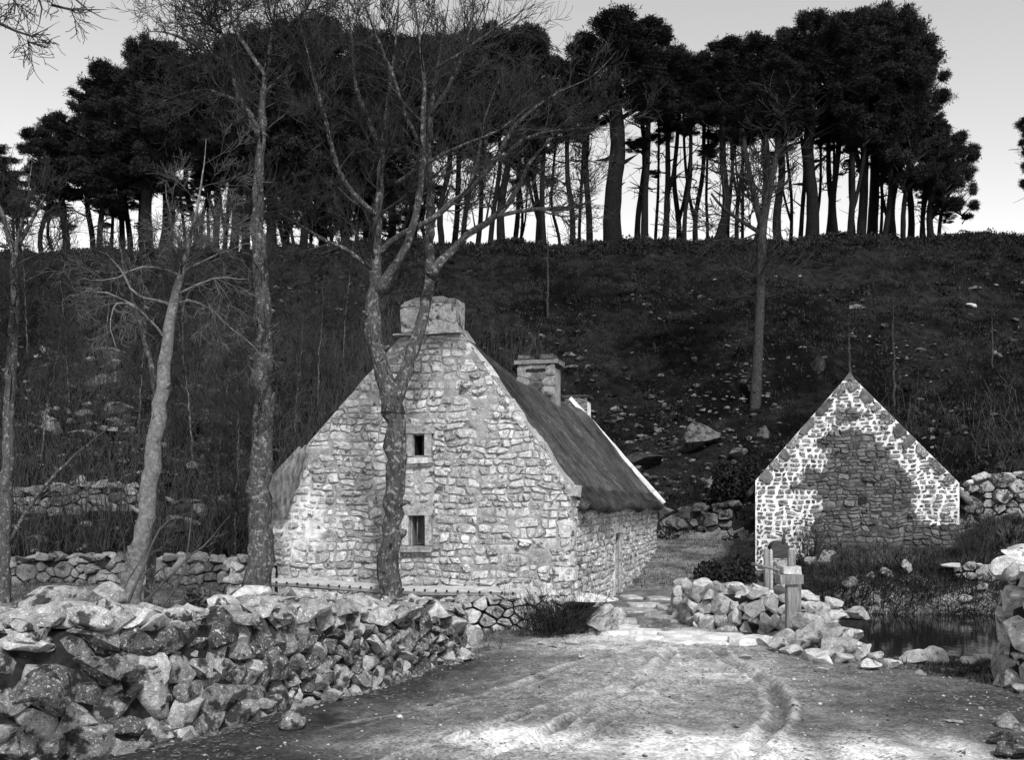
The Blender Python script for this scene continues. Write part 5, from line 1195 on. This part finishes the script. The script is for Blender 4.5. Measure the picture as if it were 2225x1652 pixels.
ORD = ['first', 'second', 'third', 'fourth', 'fifth', 'sixth', 'seventh', 'eighth', 'ninth', 'tenth', 'eleventh', 'twelfth', 'thirteenth', 'fourteenth', 'fifteenth', 'sixteenth', 'seventeenth', 'eighteenth', 'nineteenth', 'twentieth', 'twenty-first', 'twenty-second', 'twenty-third', 'twenty-fourth', 'twenty-fifth', 'twenty-sixth', 'twenty-seventh', 'twenty-eighth', 'twenty-ninth', 'thirtieth', 'thirty-first', 'thirty-second'] + ['thirty-%s' % q for q in ('third', 'fourth', 'fifth', 'sixth', 'seventh', 'eighth', 'ninth')] + ['fortieth'] + ['forty-%s' % q for q in ('first', 'second', 'third', 'fourth', 'fifth', 'sixth')]
def build_pines():
    r = np.random.default_rng(31); n = len(PINES)
    for i, (xb, w, xt, hw, yb, Z, dt) in enumerate(PINES):
        left = xb < 1190; k = i if left else i - sum(1 for q in PINES if q[0] < 1190)
        kind = 'stout' if w > 21 else 'slender' if w < 13 else 'medium'
        ln = 'leaning right' if xt - xb > 14 else 'leaning left' if xb - xt > 6 else 'upright'
        side = 'from the left end of the crest' if left else 'rightwards from the gap in the hilltop pines'
        lb = f'{kind} {ln} pine with dark crown, {ORD[min(k, 45)]} {side}'
        if w == 42: lb = 'thickest pine trunk on the crest, standing alone against the white sky'
        if xb > 2200: lb = 'pine cut off by the right edge on the skyline'
        if w < 11 and i >= len(PINES) - len(YOUNG): lb = f'young low-crowned pine under the canopy, {ORD[min(i - (n - len(YOUNG)), 45)]} of its kind in the row'
        if xb < 260 and w > 9: dt += 34
        yt = np.interp(xt, TOPX, TOPY) + dt if xt < 2160 else 240
        base = onland(xb, Z, -.4); top = at(xt, yt, Z); root = thing('pine_tree', lb, 'pine', base, 0, 'dark pines along the hill crest')
        s = Z / FPX; H = top.z - base.z; cr = at(xt, (yt + yb) / 2, Z); yb = yb - (28 if xb > 1190 else 0); hz = (yb - yt) / 2 * s; hx = hw * s * 1.12
        P = np.array([[0, 0, 0], [(cr.x - base.x) * .2 + r.normal(0, .22), r.normal(0, .2), H * .22], [(cr.x - base.x) * .5 + r.normal(0, .34), r.normal(0, .2), H * .42], [cr.x - base.x, 0, cr.z - base.z], [top.x - base.x, 0, H * .96]])
        rr = np.array([w * .54, w * .44, w * .39, w * .3, w * .12]) * s
        Q, r2 = resample(P, rr, .8); mb = MB(); mb.tube(Q, r2, 8, True, wob=.05); mb.build('trunk', M['pinebark'], root)
        if r.random() < .34 and w < 26:
            q = int(len(Q) * r.uniform(.12, .4)); sg = r.choice([-1, 1]); e = np.array([cr.x - base.x + sg * hx * r.uniform(.25, .6), 0, cr.z - base.z]); mm = (Q[q] + e) / 2 + [sg * hx * .12, 0, -.3]
            fm = MB(); fq, fr = resample(np.array([Q[q], Q[q] * .7 + mm * .3 + [sg * .15, 0, 0], mm, e]), np.array([.8, .66, .6, .4]) * r2[q], .8); fm.tube(fq, fr, 7, True, wob=.05); fm.build('fork', M['pinebark'], root)
        z0 = (at(xt, yb, Z).z - base.z)
        for j in range(int(r.integers(9, 14))):
            t = r.uniform(.3, .9); q = int(t * (len(Q) - 2)); p0 = Q[q]; a = r.uniform(0, 6.28); L = r.uniform(.9, 2.2) * (hx / 2.6) * (.55 if t < .5 else 1)
            lm = MB(); d = np.array([math.cos(a), math.sin(a), r.uniform(-.05, .5)]); m1 = p0 + d * L * .5 + r.normal(0, .12, 3); m2 = p0 + d * L + [0, 0, r.uniform(-.1, .4)]
            lm.tube([p0, m1, m2], [r2[q] * .4, r2[q] * .26, .02], 4, False)
            for h_ in range(3): lm.tube([m1, m1 + r.normal(0, .5, 3) + d * .3], [.025, .012], 3, False)
            lm.build('limb', M['pinebark'], root)
        me, _ = CROWNS[int(r.integers(len(CROWNS)))]
        link('crown', me, root, (cr.x - base.x, -.25 * hx, cr.z - base.z), (r.normal(0, .06), r.normal(0, .06), r.uniform(0, 6.28)), (hx * (1.12 if xb < 700 else 1), hx * .95, hz * .97))
        if xb < 1000 and w > 10:
            me, _ = CROWNS[int(r.integers(len(CROWNS)))]
            link('lower_foliage', me, root, (cr.x - base.x + r.normal(0, hx * .2), -.1 * hx, cr.z - base.z - hz * .55), (0, 0, r.uniform(0, 6.28)), (hx * .95, hx * .85, hz * .6))
        # a ragged lower tier of foliage on some of them
        if r.random() < .45:
            t = r.uniform(.5, .8); me, _ = CROWNS[int(r.integers(len(CROWNS)))]
            link('lower_foliage', me, root, (cr.x - base.x + r.normal(0, hx * .4), 0, z0 + (H * .3 - z0) * r.uniform(.1, .55)), (0, 0, r.uniform(0, 6.28)), (hx * r.uniform(.28, .45), hx * .35, hz * r.uniform(.1, .18)))
build_pines()
# the tall forked pine half way down the slope
def slope_pine():
    p = gnd(1640, 885); Z = p.y; s = Z / FPX
    root = thing('slope_pine', 'tall forked grey trunk rising from the slope left of the barn', 'tree', p, 0)
    mb = MB()
    for l in ([(1640, 905, 16), (1646, 780, 14), (1652, 640, 12.5), (1655, 540, 12), (1657, 480, 11), (1675, 400, 9), (1690, 320, 7.5), (1700, 240, 6)], [(1656, 500, 9), (1640, 430, 8), (1625, 360, 7), (1612, 280, 6)], [(1650, 505, 6), (1610, 480, 5), (1570, 455, 4), (1545, 420, 3)], [(1684, 350, 4), (1720, 320, 3), (1745, 290, 2)], [(1634, 400, 4), (1600, 375, 3), (1570, 365, 2)]):
        P, rr = px_path(l, Z); rr = rr * .8; Q, r2 = resample(P, rr, .5); mb.tube(Q - np.array(p), r2, 9, True, wob=.05)
    mb.build('trunk', M['slopebark'], root)
    t = Tree(990)
    for l in ([(1657, 480, 5), (1675, 400, 4), (1690, 320, 3), (1700, 240, 3)], [(1656, 500, 5), (1640, 430, 4), (1625, 360, 3), (1612, 280, 3)], [(1650, 505, 4), (1610, 480, 3), (1570, 455, 3), (1545, 420, 2)], [(1650, 650, 4), (1653, 600, 4), (1655, 560, 4)]):
        P, rr = px_path(l, Z); Q, r2 = resample(P, rr, .5); t.along(Q, r2, 12, .1, .95, 2.2, 2, .05, up=.2, minr=.015)
    for mb in (t.tr, t.tw):
        if mb.n: mb.V = [v - np.array(p) for v in mb.V]; mb.build('twigs', M['slopebark'], root)['kind'] = 'stuff'
    for X, Y, a, c in ((1690, 215, 100, 80), (1610, 250, 80, 60)):
        q = at(X, Y, Z); me, _ = CROWNS[2]; link('crown', me, root, q - p, (0, 0, X), (a * s, a * s, c * s))
slope_pine()

# ------------------------------------------------------------------ shrubs and bushes
def shrub(X, Y, label, n, h, spread, seed, mat='twig', lev=1, name='bare_shrub', up=.25, rad=.008, ln=None, group=None, Z=None, lean=(0, 0), wide=.1):
    t = Tree(seed); r = t.r; p = gnd(X, Y) if Z is None else onland(X, Z); q = np.array(p)
    for i in range(n):
        a = r.uniform(0, 6.28); d = np.array([math.cos(a) * spread + lean[0], math.sin(a) * spread + lean[1], 1.0])
        t.grow(q + [math.cos(a) * wide * r.random(), math.sin(a) * wide * r.random(), -.05], d, h * r.uniform(.6, 1.1), rad * r.uniform(.7, 1.3), lev, up, .5, (2, 4), .003, .16)
    t.tr, t.tw = t.tw, t.tr
    root = thing(name, label, 'shrub', p, 0, group)
    t.tr.V = [v - q for v in t.tr.V]; t.tr.build('stems', M[mat], root); return root, p
shrub(1762, 1222, 'clump of upright willow shoots against the white corner of the barn', 60, 1.1, .3, 701, 'twig', 1, up=.3, Z=29.0, wide=.3)
shrub(2112, 1225, 'spray of thin upright shoots at the right corner of the barn', 60, 1.3, .25, 702, 'twig', 1, up=.3, Z=27.6, wide=.3)
rt, p = shrub(1205, 1375, 'dark tangled bramble bush against the end of the low yard wall', 90, .75, .9, 703, 'twig', 2, 'bramble_bush', .1, .006, Z=18.2, wide=.4)
V, T = blades(np.random.default_rng(5).normal(0, 1, (1500, 3)) * [.34, .2, .14] + [.05, 0, .22], 3, .03, .09, .05, .012, 1.0, np.random.default_rng(6)); link('leaves', mesh_from('leaves', V, T, M['grassdark'], False), rt)
# sapling with long bent twigs in front of the leaning tree
def bent():
    t = Tree(720); Z = 16.2
    for i, l in enumerate([[(300, 1340, 3.6), (345, 1270, 3.4), (395, 1225, 3), (440, 1195, 2.4), (470, 1160, 1.8), (500, 1120, 1.2)], [(330, 1345, 3), (375, 1290, 3), (408, 1240, 2.8), (412, 1190, 2.4), (408, 1150, 2), (418, 1110, 1.4)], [(262, 1350, 3.4), (300, 1260, 3.2), (325, 1200, 3), (335, 1165, 2.6), (360, 1125, 2), (390, 1118, 1.5)], [(255, 1330, 2.6), (272, 1260, 2.2), (300, 1225, 1.8), (330, 1190, 1.4)], [(285, 1330, 2.4), (340, 1280, 2.2), (420, 1235, 1.8), (470, 1190, 1.4)]]):
        Q, rr = t.limb(*px_path(l, Z), k=5, jit=.03); t.along(Q, rr, 7, .3, .99, .32, 1, .006, up=.3, minr=.003)
    t.done('bare_sapling', 'low sapling of long pale bent twigs just behind the tall wall', 'twig_pale', 'twig_pale', onland(300, Z), 'bare saplings on the left slope')
bent()
def leafy(X, Z, label, size, n, mat, seed, name, leaf=.05, dz=0.0):
    r = np.random.default_rng(seed); p = onland(X, Z); root = thing(name, label, 'bush', p)
    v = r.normal(size=(n, 3)); v /= np.linalg.norm(v, axis=1)[:, None]; v *= (r.random(n) ** .35)[:, None] * (1 + .3 * np.sin(v[:, :1] * 5 + seed))
    P = v * size + [0, 0, size[2] * .8 + dz]; d = r.normal(size=(n, 3)); d /= np.linalg.norm(d, axis=1)[:, None]; s = np.cross(d, r.normal(size=(n, 3))); s /= np.linalg.norm(s, axis=1)[:, None]
    L = leaf * r.uniform(.6, 1.3, (n, 1)); V = np.stack([P - d * L, P + s * L * .6, P + d * L, P - s * L * .6], 1).reshape(-1, 3)
    link('foliage', mesh_from('foliage', V, np.arange(n * 4).reshape(-1, 4), M[mat], False), root)
    mb = MB()
    for k in range(7):
        a = r.uniform(0, 6.28); mb.tube([(0, 0, -.1), (math.cos(a) * size[0] * .3, math.sin(a) * size[1] * .3, size[2] * .7), (math.cos(a) * size[0] * .7, math.sin(a) * size[1] * .7, size[2] * 1.3)], [.03, .02, .01], 4, False)
    mb.build('stems', M['twig'], root); return root
leafy(455, 15.6, 'dark ivy bush between the tall wall and the straight grey trunk', (.55, .4, .42), 2600, 'ivy', 801, 'ivy_bush', .045, .25)
leafy(500, 16.4, 'second ivy clump right of the first, at the foot of the straight trunk', (.4, .35, .3), 1500, 'ivy', 802, 'ivy_bush', .045, .25)
leafy(1605, 42.5, 'round dark bush in the lane close to the left side of the barn', (1.0, .9, 1.0), 6000, 'grassdark', 803, 'dark_bush', .08)
leafy(1590, 29.0, 'low dark mound of scrub at the left foot of the barn', (.85, .8, .5), 5000, 'grassdark', 804, 'dark_bush', .06, -.25)
for i, (X, Y, a) in enumerate(((2140, 1120, .7), (2200, 1200, .8), (2190, 1010, .8))): pass

# ------------------------------------------------------------------ sluice, stakes, beam
def sluice():
    Z = 17.0; s = Z / FPX; p = onland(1722, Z, -.05); root = thing('sluice_post', 'weathered wooden sluice post with a thick cap board beside the mill wall', 'wooden post', p)
    def part(nm, boxes, mat, parent=root):
        mb = MB()
        for (X0, X1, Y0, Y1, dy, th) in boxes:
            a = at(X0, Y0, Z + dy); b = at(X1, Y1, Z + dy); c = (a + b) / 2 - p; mb.box(c, (abs(b.x - a.x), th, abs(a.z - b.z)), jit=.006)
        return mb.build(nm, M[mat], parent, False)
    part('post', [(1708, 1732, 1252, 1395, 0, .14)], 'wood'); part('post', [(1728, 1739, 1250, 1360, .25, .12)], 'wood')
    part('cap_board', [(1690, 1740, 1248, 1270, .05, .34)], 'wood'); part('cap_board', [(1697, 1736, 1230, 1247, .1, .3)], 'palestone'); part('tenon', [(1712, 1728, 1195, 1230, .1, .1)], 'wood')
    a = at(1634, 1226, Z + .5) - p; b = at(1716, 1247, Z) - p; mb = MB(); mb.tube([a, (a + b) / 2 + Vector((0, 0, .012)), b], .026, 6); mb.build('rod', M['wood'], root)
    for i, (X, Y0, Y1, w, lb, m) in enumerate(((1665, 1192, 1275, 7, 'thicker rounded stake before the white barn corner', 'wood'), (1675, 1194, 1262, 4, 'thin pale stake beside the thicker one', 'oldbeam'))):
        ZZ = 22.5; q = at(X, Y1, ZZ); t = thing('wooden_stake', lb, 'stake', (q.x, q.y, h1(q.x, q.y)), 0, 'stakes by the sluice'); mb = MB(); z1 = at(X, Y0, ZZ).z - h1(q.x, q.y)
        mb.tube([(0, 0, -.2), (.01, 0, z1 * .5), (0, 0, z1 - .04), (0, 0, z1)], np.array([w, w * .95, w * .9, w * .5]) * ZZ / FPX, 7); mb.build('pole', M[m], t)
    # hooded dark hatch in front of the barn corner
    ZZ = 28.6; q = onland(1693, ZZ); w, hgt = .27, .95; t = thing('arched_hatch', 'dark hump-topped wooden hatch standing before the white barn corner', 'hatch', q); base = at(1693, 1214, ZZ).z - q.z
    mb = MB(); n = 14; prof = [(-w, base)] + [(w * -math.cos(math.pi * k / n), base + .2 + .3 * math.sin(math.pi * k / n) ** .8) for k in range(n + 1)] + [(w, base)]
    F_ = np.array([(x, -.12, z) for x, z in prof]); B_ = F_ + [0, .4, 0]; m = len(F_); c = np.array([[0, -.12, base + .25], [0, .28, base + .25]]); V = np.vstack([F_, B_, c]); j = np.arange(m - 1)
    mb.add(V, T=np.vstack([np.stack([j, j + 1, np.full(m - 1, 2 * m)], -1), [[m - 1, 0, 2 * m]]]), Q=np.stack([j, m + j, m + j + 1, j + 1], -1)); mb.build('hood', M['darkwood'], t, False)
    for k in range(3):
        mb = MB(); mb.box((0, -.15, base + .03 + k * .075), (w * 1.96, .05, .06), jit=.006); mb.build('board', M['darkwood'], t, False)
    mb = MB(); mb.tube([(.08, -.1, base + .42), (.15, -.05, base + .78)], [.05, .035], 6); mb.build('handle', M['darkwood'], t)
    mb = MB(); mb.box((0, 0, base / 2 - .1), (.7, .5, base + .1), jit=.02); mb.build('plinth', M['fieldstone'], t, False)
sluice()
def beam():
    a = at(586, 1266, 20.4); b = at(1215, 1293, 19.5); p = (a + b) / 2; root = thing('long_beam', 'long old timber beam with a row of dark peg holes below the gable', 'beam', p)
    d = (b - a); n = 14; P = np.array([a + d * k / n - p + Vector((0, 0, .02 * math.sin(k * .7) - .03 * math.sin(math.pi * k / n))) for k in range(n + 1)]); rr = np.interp(np.arange(n + 1), [0, 3, 10, 13, 14], [.085, .1, .1, .085, .05])
    mb = MB(); mb.tube(P, rr, 8, True, wob=.05); mb.build('timber', M['oldbeam'], root, True, 30)
    me = None
    for k in range(26):
        q = a + d * (.03 + .93 * k / 25) - p + Vector((-.01, -.088, .015 - .03 * math.sin(math.pi * k / 25)))
        if me is None:
            mb = MB(); mb.tube([(0, .03, 0), (0, -.025, 0)], .022, 7); me = mb.mesh('peg', M['dark'])
        link('peg', me, root, q)
    for k in range(3):
        q = a + d * (.08 + .42 * k); g = h1(q.x, q.y); hh = q.z - .09 - g
        st = thing('support_stones', ['small stack of stones propping the left end of the long beam', 'stack of stones propping the middle of the long beam', 'stack of stones under the right end of the long beam'][k], 'stone stack', (q.x, q.y, g), 0, 'stacks under the long beam')
        m = 3
        for j in range(m): rock('stone', st, (rng.normal(0, .03), 0, hh * (j + .5) / m), (.26 - .03 * j, .2, hh / m * .62), 'palestone', 2)
beam()
